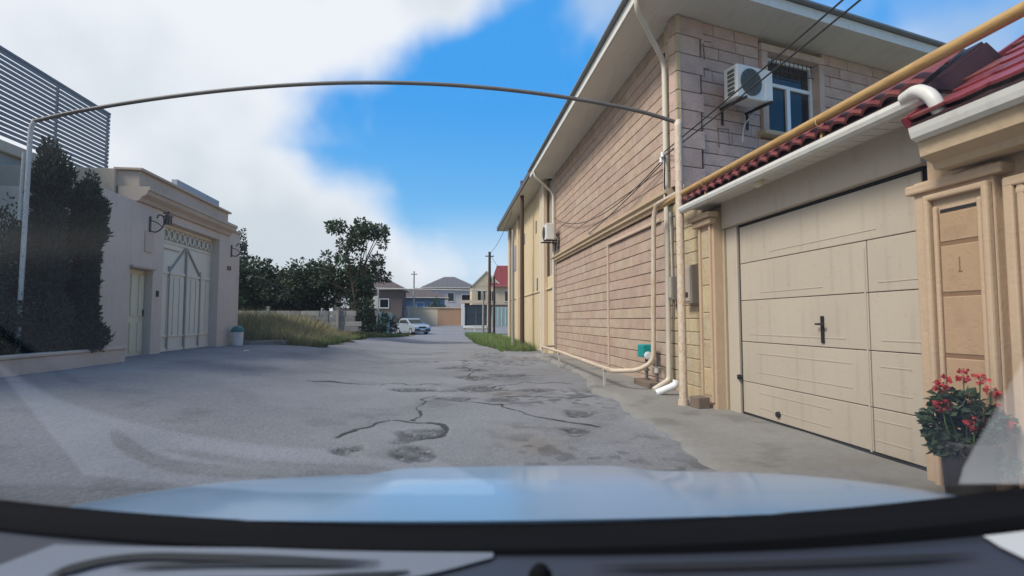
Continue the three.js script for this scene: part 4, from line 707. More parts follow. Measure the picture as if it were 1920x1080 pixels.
// ------------------------------------------------------------------ verge, grass and trees on the left beyond the gatehouse
function grassPatch(name, label, n, place, rgb, hgt, seed) {
  const r = rng(seed), pos = [], B = 9;
  for (let i = 0; i < B; i++) { const a = r() * 6.28, x = (r() - 0.5) * 0.14, z = (r() - 0.5) * 0.14, lean = 0.1 + 0.45 * r(), h = 0.6 + 0.5 * r(), w = 0.012, dx = Math.cos(a), dz = Math.sin(a); pos.push(x - dz * w, 0, z + dx * w, x + dz * w, 0, z - dx * w, x + dx * lean * 0.4 - dz * w * 0.6, h * 0.6, z + dz * lean * 0.4 + dx * w * 0.6, x + dz * w, 0, z - dx * w, x + dx * lean * 0.4 + dz * w * 0.6, h * 0.6, z + dz * lean * 0.4 - dx * w * 0.6, x + dx * lean * 0.4 - dz * w * 0.6, h * 0.6, z + dz * lean * 0.4 + dx * w * 0.6, x + dx * lean * 0.4 - dz * w * 0.6, h * 0.6, z + dz * lean * 0.4 + dx * w * 0.6, x + dx * lean * 0.4 + dz * w * 0.6, h * 0.6, z + dz * lean * 0.4 - dx * w * 0.6, x + dx * lean, h, z + dz * lean); }
  const g = rawGeo(pos), m = new THREE.MeshPhysicalMaterial({ color: C(1, 1, 1), roughness: 0.95, side: THREE.DoubleSide, transmission: 0.2, thickness: 0 });
  const im = new THREE.InstancedMesh(g, m, n), o = new THREE.Object3D(), c = new THREE.Color();
  for (let i = 0; i < n; i++) { const [x, z, k] = place(r); o.position.set(x, gy(x, z) - 0.03, z); o.rotation.set(0, r() * 6.28, 0); const s = hgt * k * (0.6 + 0.8 * r()); o.scale.set(s * 1.1 + 0.15, s, s * 1.1 + 0.15); o.updateMatrix(); im.setMatrixAt(i, o.matrix); const q = rgb[Math.floor(r() * rgb.length)], v = 0.75 + 0.5 * r(); im.setColorAt(i, c.setRGB(q[0] * v, q[1] * v, q[2] * v)); }
  im.name = numbered(name); im.castShadow = im.receiveShadow = true; im.userData = { label, category: 'grass', kind: 'stuff' }; scene.add(im); return im;
}
const DRY = [[0.32, 0.27, 0.13], [0.26, 0.23, 0.10], [0.20, 0.20, 0.08], [0.36, 0.31, 0.17]], GREEN = [[0.10, 0.17, 0.04], [0.13, 0.19, 0.05], [0.17, 0.20, 0.07], [0.07, 0.14, 0.035]];
grassPatch('dry_grass', 'tall dry straw-coloured grass on the mound beyond the gatehouse', 9000, r => { const x = -15 + 10.2 * r(), z = -19.8 - 13 * r(); return [x, z, 0.7 + 0.6 * ss(-5, -7, x)]; }, DRY, 0.55, 301);
grassPatch('verge_grass', 'low green and yellow grass along the far left verge', 5000, r => { const z = -20 - 27 * r(); return [lerp(-4.5, -3.1, ss(24, 48, -z)) - 2.4 * r() * r(), z, 0.8]; }, [...GREEN, DRY[1], DRY[2]], 0.3, 302);
grassPatch('roadside_grass', 'bright green grass at the foot of the far yellow house and poles', 5200, r => { const z = -22.5 - 24 * Math.pow(r(), 0.8); return [lerp(3.9, 1.7 + 0.6 * ss(30, 24, -z), Math.pow(r(), 1.3)), z, 1]; }, [[0.09, 0.21, 0.035], [0.12, 0.24, 0.05], [0.17, 0.22, 0.06], [0.24, 0.22, 0.1]], 0.34, 303);

{
  const dk = [0.034, 0.060, 0.022], md = [0.050, 0.090, 0.028], lt = [0.075, 0.13, 0.036];
  const bush = (w, h, seed, y = 0) => { const r = rng(seed), c = []; for (let i = 0; i < 12; i++) c.push([(r() - 0.5) * w, y + h * (0.22 + 0.62 * r()), (r() - 0.5) * w * 0.7, w * (0.16 + 0.14 * r()), h * (0.14 + 0.1 * r()), w * (0.16 + 0.14 * r())]); return c; };
  tree('leafy_tree', 'open-crowned broadleaf tree standing taller than the rest beside the road', -4.9, -30, 2.4, (() => { const r = rng(411), c = []; for (let i = 0; i < 26; i++) { const a = r() * 6.28, q = Math.sqrt(r()) * 1.75, y = 3.0 + 3.1 * r(); c.push([Math.cos(a) * q * (1.15 - 0.12 * (y - 3)), y, Math.sin(a) * q, 0.3 + 0.28 * r(), 0.22 + 0.24 * r(), 0.3 + 0.28 * r()]); } for (let i = 0; i < 6; i++) c.push([0.3 * (r() - 0.5) + 0.4, 0.9 + i * 0.42, (r() - 0.5) * 0.6, 0.55, 0.42, 0.55]); return c; })(), 6500, 0.17, [0.038, 0.072, 0.030], 412, null, { tr: 0.17, shell: 0.1 });
  const row = [[-12.6, -30, 2.6, 2.3, lt, 'light green bushy tree nearest the gatehouse'], [-11.2, -31, 2.4, 2.5, md, 'mid green bushy tree just right of the light green one'], [-9.9, -30.5, 2.8, 2.9, dk, 'dark green bushy tree in the middle of the row behind the dry grass'], [-8.2, -31.5, 3.2, 3.5, dk, 'dark dense tree right of the middle of the row'], [-6.8, -32, 3.0, 3.4, dk, 'dark dense tree directly left of the open-crowned tree'], [-13.8, -37, 3.4, 3.6, md, 'hazy green tree behind the row near the lamp arm'], [-10.8, -39, 3.0, 3.5, dk, 'dark tree behind the middle of the row']];
  row.forEach(([x, z, w, h, c, lab], i) => tree('bushy_tree', lab, x, z, h * 0.45, bush(w * 1.4, h * 1.2, 500 + i), 7500, 0.18, c, 520 + i, 'trees behind the dry grass', { shell: 0.2 }));
  tree('conifer', 'narrow dark conifer spire rising above the hedge of trees', -12.1, -33.5, 2, (() => { const c = []; for (let i = 0; i < 10; i++) c.push([0, 1.6 + i * 0.46, 0, 0.62 * (1 - i / 12), 0.32, 0.62 * (1 - i / 12)]); return c; })(), 4200, 0.13, [0.02, 0.042, 0.022], 611, null, { up: 0.4, shell: 0.2 });
  tree('sapling', 'thin pale sapling with sparse leaves against the gatehouse pier', -12.9, -28, 2.6, [[0, 3.9, 0, 0.4, 0.5, 0.4], [0.2, 4.6, 0, 0.3, 0.35, 0.3], [-0.2, 3.3, 0, 0.35, 0.3, 0.35]], 500, 0.15, [0.10, 0.14, 0.08], 621, null, { tr: 0.05, shell: 0.1 });
  const sh = (lab, x, z, w, h, c, seed) => tree('shrub', lab, x, z, h * 0.35, bush(w, h, seed), 2600, 0.15, c, seed + 1, 'shrubs along the far left fence', { cat: 'shrub', tr: 0.05, shell: 0.2 });
  sh('blue green shrub under the white sign', -4.9, -36.5, 1.6, 1.5, [0.035, 0.075, 0.055], 631); sh('dark green shrub right of the white sign', -5.0, -40, 1.7, 1.9, [0.028, 0.058, 0.03], 633); sh('blue green shrub at the end of the far fence', -4.9, -45, 1.6, 1.9, [0.04, 0.085, 0.065], 635);
  sh('small round dark shrub just left of the silver car', -3.95, -55.5, 1.2, 1.6, [0.025, 0.045, 0.02], 637); sh('green treetop showing above the far boundary wall', -0.9, -68, 2.0, 3.6, [0.03, 0.07, 0.03], 639);
}
// ivy-covered stump and low yard wall
{
  const g = T('yard_wall', 'low grey stone yard wall behind the dry grass', 'wall', [-9.5, 0.5, -28.6]);
  P(g, 'footing', box(9.5, 0.3, 0.3, 0, 0.1, 0), M.concreteDark);
  const r = rng(71), ms = [[0.33, 0.31, 0.28], [0.40, 0.37, 0.33], [0.27, 0.26, 0.25]].map(stoneMat);
  for (let k = 0; k < 4; k++) { let x = -4.7 + (k % 2) * 0.25; while (x < 4.6) { const w = 0.45 + 0.5 * r(); P(g, 'stone', block(w, 0.25, 0.26, Math.floor(r() * 4)), ms[Math.floor(r() * 3)], [x + w / 2, 0.38 + k * 0.27, 0.14], [0, 0, 0]); x += w + 0.03; } }
}
{
  const st = (lab, x, z, h) => { const g = T('fence_post', lab, 'post', [x, gy(x, z) - 0.05, z], 0, 'pale posts by the dry grass'); P(g, 'post', rbox(0.12, h, 0.12, 0.01, 0, h / 2, 0), M.polePale); P(g, 'cap', rbox(0.16, 0.05, 0.16, 0.01, 0, h + 0.025, 0), M.polePale); };
  st('pale fence post near the gatehouse pier', -10.6, -27.0, 1.0); st('pale fence post in the middle of the dry grass', -8.1, -25.8, 1.0); st('pale fence post under the open-crowned tree', -5.5, -28.4, 1.5);
  const sg = T('notice_board', 'white blank notice board on a thin pole by the far fence', 'sign', [-4.75, 0.3, -36]); P(sg, 'pole', new THREE.CylinderGeometry(0.04, 0.04, 3.0, 10).translate(0.3, 1.5, 0), M.polePale); P(sg, 'board', rbox(0.95, 0.85, 0.05, 0.01, -0.12, 2.2, 0.06), M.white);
  const fn = T('corrugated_fence', 'blue green sheet fence behind the far left shrubs', 'fence', [-4.6, 0.2, -42]); for (let i = 0; i < 10; i++) P(fn, 'sheet', rbox(0.06, 1.7, 0.98, 0.01, i % 2 ? 0.02 : 0, 0.85, 4.5 - i), M.tealGate); for (let i = 0; i < 6; i++) P(fn, 'post', box(0.08, 1.8, 0.08, -0.08, 0.9, 5 - i * 2), M.polePale);
  const lm = T('lamp_arm', 'thin street lamp arm reaching out beyond the gatehouse', 'lamp', [-12.9, 0.4, -29.5]); P(lm, 'post', new THREE.CylinderGeometry(0.05, 0.07, 5.0, 10).translate(0, 2.5, 0), M.polePale); P(lm, 'arm', pipeGeo([[0, 4.95, 0], [0.3, 5.15, 0], [1.4, 5.05, 0]], 0.035, 0.15), M.polePale); P(lm, 'lamp_head', rbox(0.4, 0.1, 0.16, 0.03, 1.55, 5.0, 0), M.greyBox);
  const kb = T('kerb_slab', 'loose pale kerb slab lying at the edge of the dry grass', 'kerb', [-6.3, 0.5, -19.4], 0.5); P(kb, 'slab', rbox(1.6, 0.16, 0.25, 0.02, 0, 0.06, 0), M.concrete);
  TM('litter_scrap', 'tiny white scrap of litter on the asphalt', 'litter', (() => { const s = new THREE.IcosahedronGeometry(0.05, 1); const p = s.attributes.position, r = rng(3); for (let i = 0; i < p.count; i++) p.setXYZ(i, p.getX(i) * 1.6, p.getY(i) * 0.5, p.getZ(i)); s.computeVertexNormals(); return s; })(), M.white, [-5.45, 0.5, -15.6]);
}

// ------------------------------------------------------------------ yellow house further along on the right
{
  const X = 4.1, L = (x, y, z) => [x - X, y, z + 20.2];
  const g = T('yellow_house', 'tall plain yellow rendered house beyond the stone house', 'house', [X, 0, -20.2]);
  P(g, 'wall', prism([[X, -21.5], [11, -21.5], [11, -34], [X, -34]].map(([x, z]) => [x - X, z + 20.2]), 0, 7.15), M.yellowFar);
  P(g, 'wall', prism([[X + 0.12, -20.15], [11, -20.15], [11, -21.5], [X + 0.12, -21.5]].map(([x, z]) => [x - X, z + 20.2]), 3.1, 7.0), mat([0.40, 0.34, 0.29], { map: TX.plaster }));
  P(g, 'wall', prism([[X + 0.02, -20.15], [11, -20.15], [11, -21.5], [X + 0.02, -21.5]].map(([x, z]) => [x - X, z + 20.2]), 0, 3.1), M.yellowFar);
  P(g, 'string_course', rbox(0.05, 0.06, 13.8, 0.01), M.beigeFar, L(X - 0.02, 2.6, -27.1));
  for (const z of [-21.6, -29.5, -33.6]) P(g, 'pilaster', rbox(0.16, 7.0, 0.55, 0.02), M.beigeFar, L(X - 0.06, 3.5, z));
  for (const [y, z] of [[5.6, -23.9], [2.95, -23.6], [5.6, -27.5]]) P(g, 'slit_window', rbox(0.03, 0.55, 0.26, 0.005), M.glassDark, L(X - 0.012, y, z));
  P(g, 'window', rbox(0.03, 1.5, 1.3, 0.01), M.glassDark, L(X - 0.012, 5.0, -31.5)); 
  P(g, 'soffit', rbox(0.8, 0.06, 14.6, 0.01), M.soffit, L(X - 0.35, 7.18, -27.2)); P(g, 'roof_edge', rbox(0.06, 0.26, 14.6, 0.01), mat([0.07, 0.065, 0.07], { rough: 0.6 }), L(X - 0.77, 7.27, -27.2));
  P(g, 'roof', boxUV(rawGeo([...L(X - 0.75, 7.36, -20), ...L(7.5, 9, -22), ...L(X - 0.75, 7.36, -34.5), ...L(X - 0.75, 7.36, -34.5), ...L(7.5, 9, -22), ...L(7.5, 9, -32), ...L(X - 0.75, 7.36, -20), ...L(11.7, 7.36, -20), ...L(7.5, 9, -22), ...L(11.7, 7.36, -20), ...L(11.7, 7.36, -34.5), ...L(7.5, 9, -32), ...L(11.7, 7.36, -20), ...L(7.5, 9, -32), ...L(7.5, 9, -22)])), M.roofGrey);
  P(g, 'down_pipe', pipeGeo([L(X - 0.1, 7.1, -22.1), L(X - 0.1, 0.1, -22.1)], 0.06), M.downpipe); P(g, 'down_pipe', pipeGeo([L(X - 0.1, 7.1, -33), L(X - 0.1, 0.1, -33)], 0.06), M.polePale);
}
// ------------------------------------------------------------------ poles
function pole(name, label, x, z, h, r, m, arms) {
  const g = T(name, label, 'pole', [x, gy(x, z) - 0.05, z], 0, 'utility poles on the right'); P(g, 'shaft', new THREE.CylinderGeometry(r * 0.8, r, h, 14).translate(0, h / 2, 0), m);
  if (arms) { P(g, 'cross_arm', box(0.7, 0.07, 0.07, 0, h - 0.35, 0.0), M.woodPole); for (const s of [-0.3, 0, 0.3]) P(g, 'insulator', new THREE.CylinderGeometry(0.03, 0.04, 0.12, 10), M.pvc, [s, h - 0.26, 0]); }
  return g;
}
pole('wooden_pole', 'tall dark wooden pole in front of the yellow house', 3.52, -24.4, 7.9, 0.105, M.woodPole, false);
pole('concrete_pole', 'slim grey pole just left of the tall dark wooden pole', 3.1, -24.5, 5.6, 0.075, M.polePale, false);
pole('wooden_pole', 'far dark wooden pole with a cross arm at the junction', 3.45, -42, 6.8, 0.13, M.woodPole, true);
pole('wooden_pole', 'shorter dark pole right of the far cross-arm pole', 3.85, -42.4, 4.9, 0.1, M.woodPole, false);
pole('concrete_pole', 'pale concrete pole left of the far cross-arm pole', 3.0, -42.6, 3.6, 0.09, M.polePale, false);
pole('concrete_pole', 'far thin concrete pole standing among the grey roofs', -3.6, -62, 6.4, 0.1, M.polePale, true);
pole('antenna_mast', 'thin tall mast rising above the brown roofs', -9.6, -66, 11.4, 0.06, M.polePale, false);
TM('power_line', 'line from the tall wooden pole down the street to the far pole', 'cable', wire([3.52, 7.7, -24.4], [3.45, 6.6, -42], 0.5, 0.014), M.cable);
TM('power_line', 'line from the tall wooden pole up to the stone house eaves', 'cable', wire([3.52, 7.75, -24.4], [3.3, 7.1, -9.0], 0.25, 0.012), M.cable);
TM('power_line', 'line from the far cross-arm pole over to the red-roofed house', 'cable', wire([3.45, 6.6, -42], [6.5, 6.9, -60], 0.2, 0.016), M.cable);
{
  const g = T('far_gas_pipe', 'far gas pipe crossing the street on thin posts', 'pipe', [0, 0.2, -50]);
  P(g, 'span', pipeGeo([[-10, 3.7, 0], [-9.9, 4.1, 0], [3.4, 3.9, 0], [3.5, 3.6, 0]], 0.06, 0.2), M.gasWhite); for (const x of [-8.0, -6.1]) P(g, 'post', new THREE.CylinderGeometry(0.05, 0.05, 4.1, 8).translate(x, 2.05, 0), M.gasWhite);
}

// ------------------------------------------------------------------ houses at the end of the street
function hipHouse(name, label, x, z, w, d, h, rh, wm, rm, wins, y0 = 0.6) {
  const g = T(name, label, 'house', [x, y0, z]);
  P(g, 'wall', box(w, h, d, 0, h / 2, 0), wm);
  const o = 0.5, e = [[-w / 2 - o, d / 2 + o], [w / 2 + o, d / 2 + o], [w / 2 + o, -d / 2 - o], [-w / 2 - o, -d / 2 - o]].map(([a, b]) => [a, h + 0.05, b]), rl = Math.max(0.5, w - d) / 2, q0 = [-rl, h + rh, 0], q1 = [rl, h + rh, 0];
  const V = [...e[0], ...e[1], ...q1, ...e[0], ...q1, ...q0, ...e[1], ...e[2], ...q1, ...e[2], ...e[3], ...q0, ...e[2], ...q0, ...q1, ...e[3], ...e[0], ...q0];
  P(g, 'roof', boxUV(rawGeo(V)), rm); P(g, 'eaves', box(w + 2 * o, 0.1, d + 2 * o, 0, h, 0), M.soffit);
  for (const [wx, wy, ww, wh, m] of wins) { const f = P(g, 'window', box(ww, wh, 0.06), m || M.glassDark, [wx, wy, d / 2 + 0.02]); P(f, 'frame', merge([box(ww + 0.16, 0.1, 0.05, 0, wh / 2 + 0.05, 0.02), box(ww + 0.16, 0.1, 0.05, 0, -wh / 2 - 0.05, 0.02), box(0.08, wh, 0.05, ww / 2 + 0.04, 0, 0.02), box(0.08, wh, 0.05, -ww / 2 - 0.04, 0, 0.02)]), M.white); }
  return g;
}
hipHouse('brown_roof_house', 'dark house with a brown hipped roof behind the open-crowned tree', -8.6, -64, 7.5, 6, 4.2, 1.9, mat([0.13, 0.10, 0.09], { map: TX.plaster }), M.roofBrown, [[-2.4, 2.6, 0.8, 0.9, M.white], [-0.4, 2.6, 0.8, 0.9], [1.8, 2.6, 0.9, 0.9]]);
hipHouse('brown_roof_house', 'low brown-roofed house with a blue annexe left of the grey roof', -3.6, -72, 7.0, 6, 3.6, 1.4, mat([0.30, 0.36, 0.48], { map: TX.plaster }), M.roofBrown, [[-2.0, 2.4, 0.9, 1.0, M.blueFar], [0.4, 2.4, 0.9, 1.0, M.blueFar], [2.2, 2.4, 0.9, 1.0, M.blueFar]]);
hipHouse('grey_roof_house', 'pale house with a grey hipped roof above the far boundary wall', 0.6, -84, 7.6, 6, 5.6, 1.9, mat([0.52, 0.50, 0.53], { map: TX.plaster }), M.roofGrey, [[-2.2, 4.2, 0.9, 1.2], [0.2, 4.2, 0.9, 1.2], [2.6, 3.6, 1.5, 1.9]]);
{
  const z0 = -69, X = 6.3, g = T('red_roof_house', 'beige gabled house with a bright red metal roof at the junction', 'house', [X, 0.55, z0]);
  const w = 5.6, h = 5.2;
  P(g, 'wall', box(9.0, h, 6, 1.6, h / 2, -3), M.beigeFar);
  const gs = new THREE.Shape([[-2.9, h], [0.9, h], [-1.0, h + 1.9]].map(p => new THREE.Vector2(...p))); P(g, 'gable', boxUV(new THREE.ExtrudeGeometry(gs, { depth: 0.3, bevelEnabled: false })), M.beigeFar, [0, 0, -0.28]);
  P(g, 'attic_window', rbox(0.42, 0.5, 0.05, 0.01), M.glassDark, [-0.6, h + 0.8, 0.05]);
  P(g, 'gable_trim', merge([box(0.12, 2.75, 0.14).rotateZ(-Math.PI / 4 + 0.0).translate(-2.0, h + 0.98, 0.06), box(0.12, 2.75, 0.14).rotateZ(Math.PI / 4).translate(-0.05, h + 0.98, 0.06)]), M.white);
  P(g, 'roof', boxUV(rawGeo([-0.6, h + 0.1, 0.4, 7, h + 0.1, 0.4, 7, h + 3.0, -3, -0.6, h + 0.1, 0.4, 7, h + 3.0, -3, 0.6, h + 3.0, -3])), M.roofRed);
  P(g, 'roof', boxUV(rawGeo([-3.1, h - 0.1, 0.1, -1.0, h + 2.0, 0.1, -1.0, h + 2.0, -4, -3.1, h - 0.1, 0.1, -1.0, h + 2.0, -4, -3.1, h - 0.1, -4, -1.0, h + 2.0, 0.1, 1.1, h - 0.1, 0.1, 1.1, h - 0.1, -4, -1.0, h + 2.0, 0.1, 1.1, h - 0.1, -4, -1.0, h + 2.0, -4])), M.roofRed);
  P(g, 'fascia', box(7.6, 0.22, 0.08, 3.2, h + 0.02, 0.42), mat([0.42, 0.13, 0.13], { rough: 0.6 }));
  for (const [x, ww] of [[-1.7, 0.9], [-0.35, 0.8], [2.0, 1.2], [4.2, 1.2]]) { const f = P(g, 'window', box(ww, 1.3, 0.05), M.glassDark, [x, 3.9, 0.03]); P(f, 'frame', merge([box(ww + 0.2, 0.1, 0.06, 0, 0.7, 0.01), box(ww + 0.2, 0.1, 0.06, 0, -0.7, 0.01), box(0.06, 1.3, 0.06, 0, 0, 0.02)]), M.white); }
  P(g, 'balcony_band', box(9.2, 0.35, 0.5, 1.6, 2.6, 0.26), M.roofBrown);
}
{
  const g = T('boundary_wall', 'long beige boundary wall with an orange brick panel behind the silver car', 'wall', [-1.2, 0.6, -64.5]);
  P(g, 'panel', box(3.4, 2.15, 0.25, -1.4, 1.07, 0), M.beigeFar); P(g, 'panel', box(2.9, 2.15, 0.22, 1.76, 1.07, 0), M.brickFar); P(g, 'panel', box(6, 2.0, 0.22, -6.2, 1.0, 0), mat([0.48, 0.43, 0.36], { map: TX.plaster })); P(g, 'coping', box(12.6, 0.12, 0.4, -2.95, 2.22, 0), M.beigeFar);
  const t = T('metal_gate', 'dark grey double metal gate in a pale frame', 'gate', [3.6, 0.6, -63.6]);
  for (const s of [-1, 1]) { const l = P(t, 'gate_leaf', rbox(1.28, 2.5, 0.06, 0.01, s * 0.65, 1.28, 0), M.gateDark); P(l, 'rail', box(1.2, 0.06, 0.03, s * 0.65, 1.3, 0.045), M.gateDark); }
  P(t, 'pillar', box(0.4, 2.75, 0.4, -1.55, 1.37, 0), M.white); P(t, 'pillar', box(0.4, 2.75, 0.4, 1.55, 1.37, 0), M.white); P(t, 'lintel', box(3.6, 0.35, 0.45, 0, 2.93, 0), M.beigeFar);
  const u = T('side_gate', 'pale green side gate right of the dark metal gate', 'gate', [6.6, 0.6, -62.5]); P(u, 'gate_leaf', rbox(2.3, 2.3, 0.06, 0.01, 0, 1.15, 0), M.tealGate); for (let i = 0; i < 5; i++) P(u, 'bar', box(0.06, 2.2, 0.04, -0.9 + i * 0.45, 1.15, 0.05), M.white); P(u, 'pillar', box(0.3, 2.5, 0.3, 1.35, 1.25, 0), M.beigeFar);
  const rp = T('entrance_ramp', 'low white concrete ramp in front of the dark metal gate', 'ramp', [3.2, 0.3, -58.5]); P(rp, 'deck', rbox(2.4, 0.24, 2.2, 0.03, 0, 0.3, 0), M.white); P(rp, 'lip', rbox(2.3, 0.2, 0.2, 0.02, 0.1, 0.1, 1.15), M.greyBox);
  const gp = T('guard_rail', 'low white pipe rail on short posts above the roadside grass', 'rail', [3.0, 0.1, -46]); P(gp, 'rail', pipeGeo([[-0.6, 0.75, 0.6], [0.8, 0.75, 0.6], [0.95, 0.72, -3]], 0.035, 0.1), M.white); for (const [x, z] of [[-0.5, 0.6], [0.15, 0.6], [0.8, 0.6], [0.9, -1.6]]) P(gp, 'post', new THREE.CylinderGeometry(0.03, 0.03, 0.75, 8).translate(x, 0.375, z), M.white);
}
// ------------------------------------------------------------------ silver car
{
  const g = T('saloon_car', 'silver saloon car turning in at the end of the street', 'car', [-3.1, gy(-3.1, -51.5) + 0.01, -51.5], 0.52);
  const paint = mat([0.34, 0.38, 0.43], { rough: 0.3, metal: 0.5, phys: true, clearcoat: 0.6 });
  // side profile in (length, height), front towards +z
  const prof = new THREE.Shape(); prof.moveTo(-2.1, 0.35); prof.lineTo(-2.15, 0.75); prof.quadraticCurveTo(-2.12, 0.95, -1.85, 0.97); prof.lineTo(0.85, 0.93); prof.quadraticCurveTo(1.8, 0.86, 2.02, 0.7); prof.lineTo(2.08, 0.4); prof.lineTo(2.0, 0.27); prof.lineTo(1.72, 0.25);
  const arc = (cx) => { for (let i = 0; i <= 10; i++) { const a = i / 10 * Math.PI; prof.lineTo(cx + Math.cos(a) * 0.36, 0.25 + Math.sin(a) * 0.36); } }; arc(1.32); arc(-1.28); prof.lineTo(-2.0, 0.26); prof.closePath();
  const ext = (s, w, b) => { const e = new THREE.ExtrudeGeometry(s, { depth: w - 2 * b, bevelEnabled: true, bevelSize: b, bevelThickness: b, bevelSegments: 3 }); e.translate(0, 0, -(w - 2 * b) / 2); e.rotateY(-Math.PI / 2); return e; };
  P(g, 'body', ext(prof, 1.66, 0.05), paint);
  const cab = new THREE.Shape([[-1.75, 0.93], [-1.2, 1.36], [-0.9, 1.42], [0.1, 1.41], [0.95, 0.92]].map(p => new THREE.Vector2(...p))); P(g, 'cabin', ext(cab, 1.4, 0.08), paint);
  const ws = P(g, 'windscreen', box(1.22, 0.62, 0.02), M.glassDark, [0, 1.19, 0.61], [-0.99, 0, 0]);
  for (const s of [-1, 1]) { const sw = new THREE.Shape([[-1.45, 0.98], [-1.08, 1.32], [0.08, 1.33], [0.68, 0.98]].map(p => new THREE.Vector2(...p))); const e = new THREE.ExtrudeGeometry(sw, { depth: 0.012, bevelEnabled: false }); e.rotateY(-Math.PI / 2); P(g, 'side_window', e, M.glassDark, [s * 0.706 + 0.006, 0, 0]);
    P(g, 'door_mirror', rbox(0.16, 0.11, 0.09, 0.03), paint, [s * 0.86, 1.0, 0.62]);
    const hl = P(g, 'headlight', rbox(0.36, 0.15, 0.06, 0.03), mat([0.75, 0.78, 0.8], { rough: 0.1 }), [s * 0.56, 0.66, 2.06]); P(g, 'number_rib', box(0.3, 0.03, 0.02), M.darkMetal, [s * 0.5, 0.36, 2.12]);
    for (const z of [1.32, -1.28]) { const w = P(g, 'wheel', new THREE.CylinderGeometry(0.31, 0.31, 0.2, 22).rotateZ(Math.PI / 2), M.rubber, [s * 0.74, 0.31, z]); P(w, 'rim', new THREE.CylinderGeometry(0.19, 0.19, 0.21, 16).rotateZ(Math.PI / 2), mat([0.5, 0.5, 0.52], { rough: 0.35, metal: 0.7 })); } }
  P(g, 'grille', rbox(0.72, 0.15, 0.05, 0.01), M.darkMetal, [0, 0.65, 2.07]); P(g, 'bumper', rbox(1.62, 0.2, 0.16, 0.05), mat([0.05, 0.052, 0.055], { rough: 0.6 }), [0, 0.42, 2.06]); P(g, 'number_plate', rbox(0.5, 0.11, 0.02, 0.004), M.white, [0, 0.44, 2.15]);
}

// ------------------------------------------------------------------ flower pot by the right pilaster
{
  const g = T('geranium_pot', 'tall dark pot of red geraniums beside the garage door', 'potted plant', [3.62, 0.06, -3.36]), r = rng(901);
  P(g, 'pot', new THREE.LatheGeometry([[0, 0], [0.11, 0], [0.13, 0.03], [0.15, 0.38], [0.165, 0.40], [0.165, 0.45], [0.145, 0.45], [0.135, 0.40], [0, 0.40]].map(p => new THREE.Vector2(...p)), 28), mat([0.035, 0.032, 0.034], { rough: 0.55, map: TX.concrete }));
  const cl = []; for (let i = 0; i < 13; i++) { const a = r() * 6.28, q = 0.2 * Math.sqrt(r()); cl.push([Math.cos(a) * q * 0.9, 0.28 + 0.46 * r(), Math.sin(a) * q * 0.9, 0.09, 0.08, 0.09]); }
  P(g, 'foliage', foliage(cl, 1700, 0.055, [0.03, 0.06, 0.024], 903, { asp: 1.1, shell: 0.2 }), LEAF.mid);
  const stems = []; const heads = [[-0.13, 0.8, -0.05], [-0.05, 0.74, 0.05], [0.02, 0.9, -0.02], [0.1, 0.88, 0.03], [0.18, 0.66, 0.06], [-0.2, 0.7, 0.02], [0.0, 0.66, 0.17], [0.12, 0.6, 0.16], [-0.1, 0.6, 0.15], [0.24, 0.78, -0.02], [-0.16, 0.86, 0.0]];
  for (const h of heads) stems.push(limb([[h[0] * 0.4, 0.45, h[2] * 0.4], [h[0] * 0.8, h[1] * 0.75, h[2] * 0.8], h], 0.006, 0.004, 5));
  P(g, 'stems', merge(stems), mat([0.06, 0.11, 0.03]));
  const petal = foliage([[0, 0, 0, 0.035, 0.028, 0.035]], 46, 0.03, [0.42, 0.03, 0.035], 907, { asp: 1.1, shell: 0.5 }), petal2 = foliage([[0, 0, 0, 0.03, 0.024, 0.03]], 34, 0.028, [0.50, 0.07, 0.07], 909, { asp: 1.1, shell: 0.5 });
  heads.forEach((h, i) => P(g, 'flower_head', i % 3 ? petal : petal2, LEAF.mid, h, [r(), r() * 6, r()]));
}

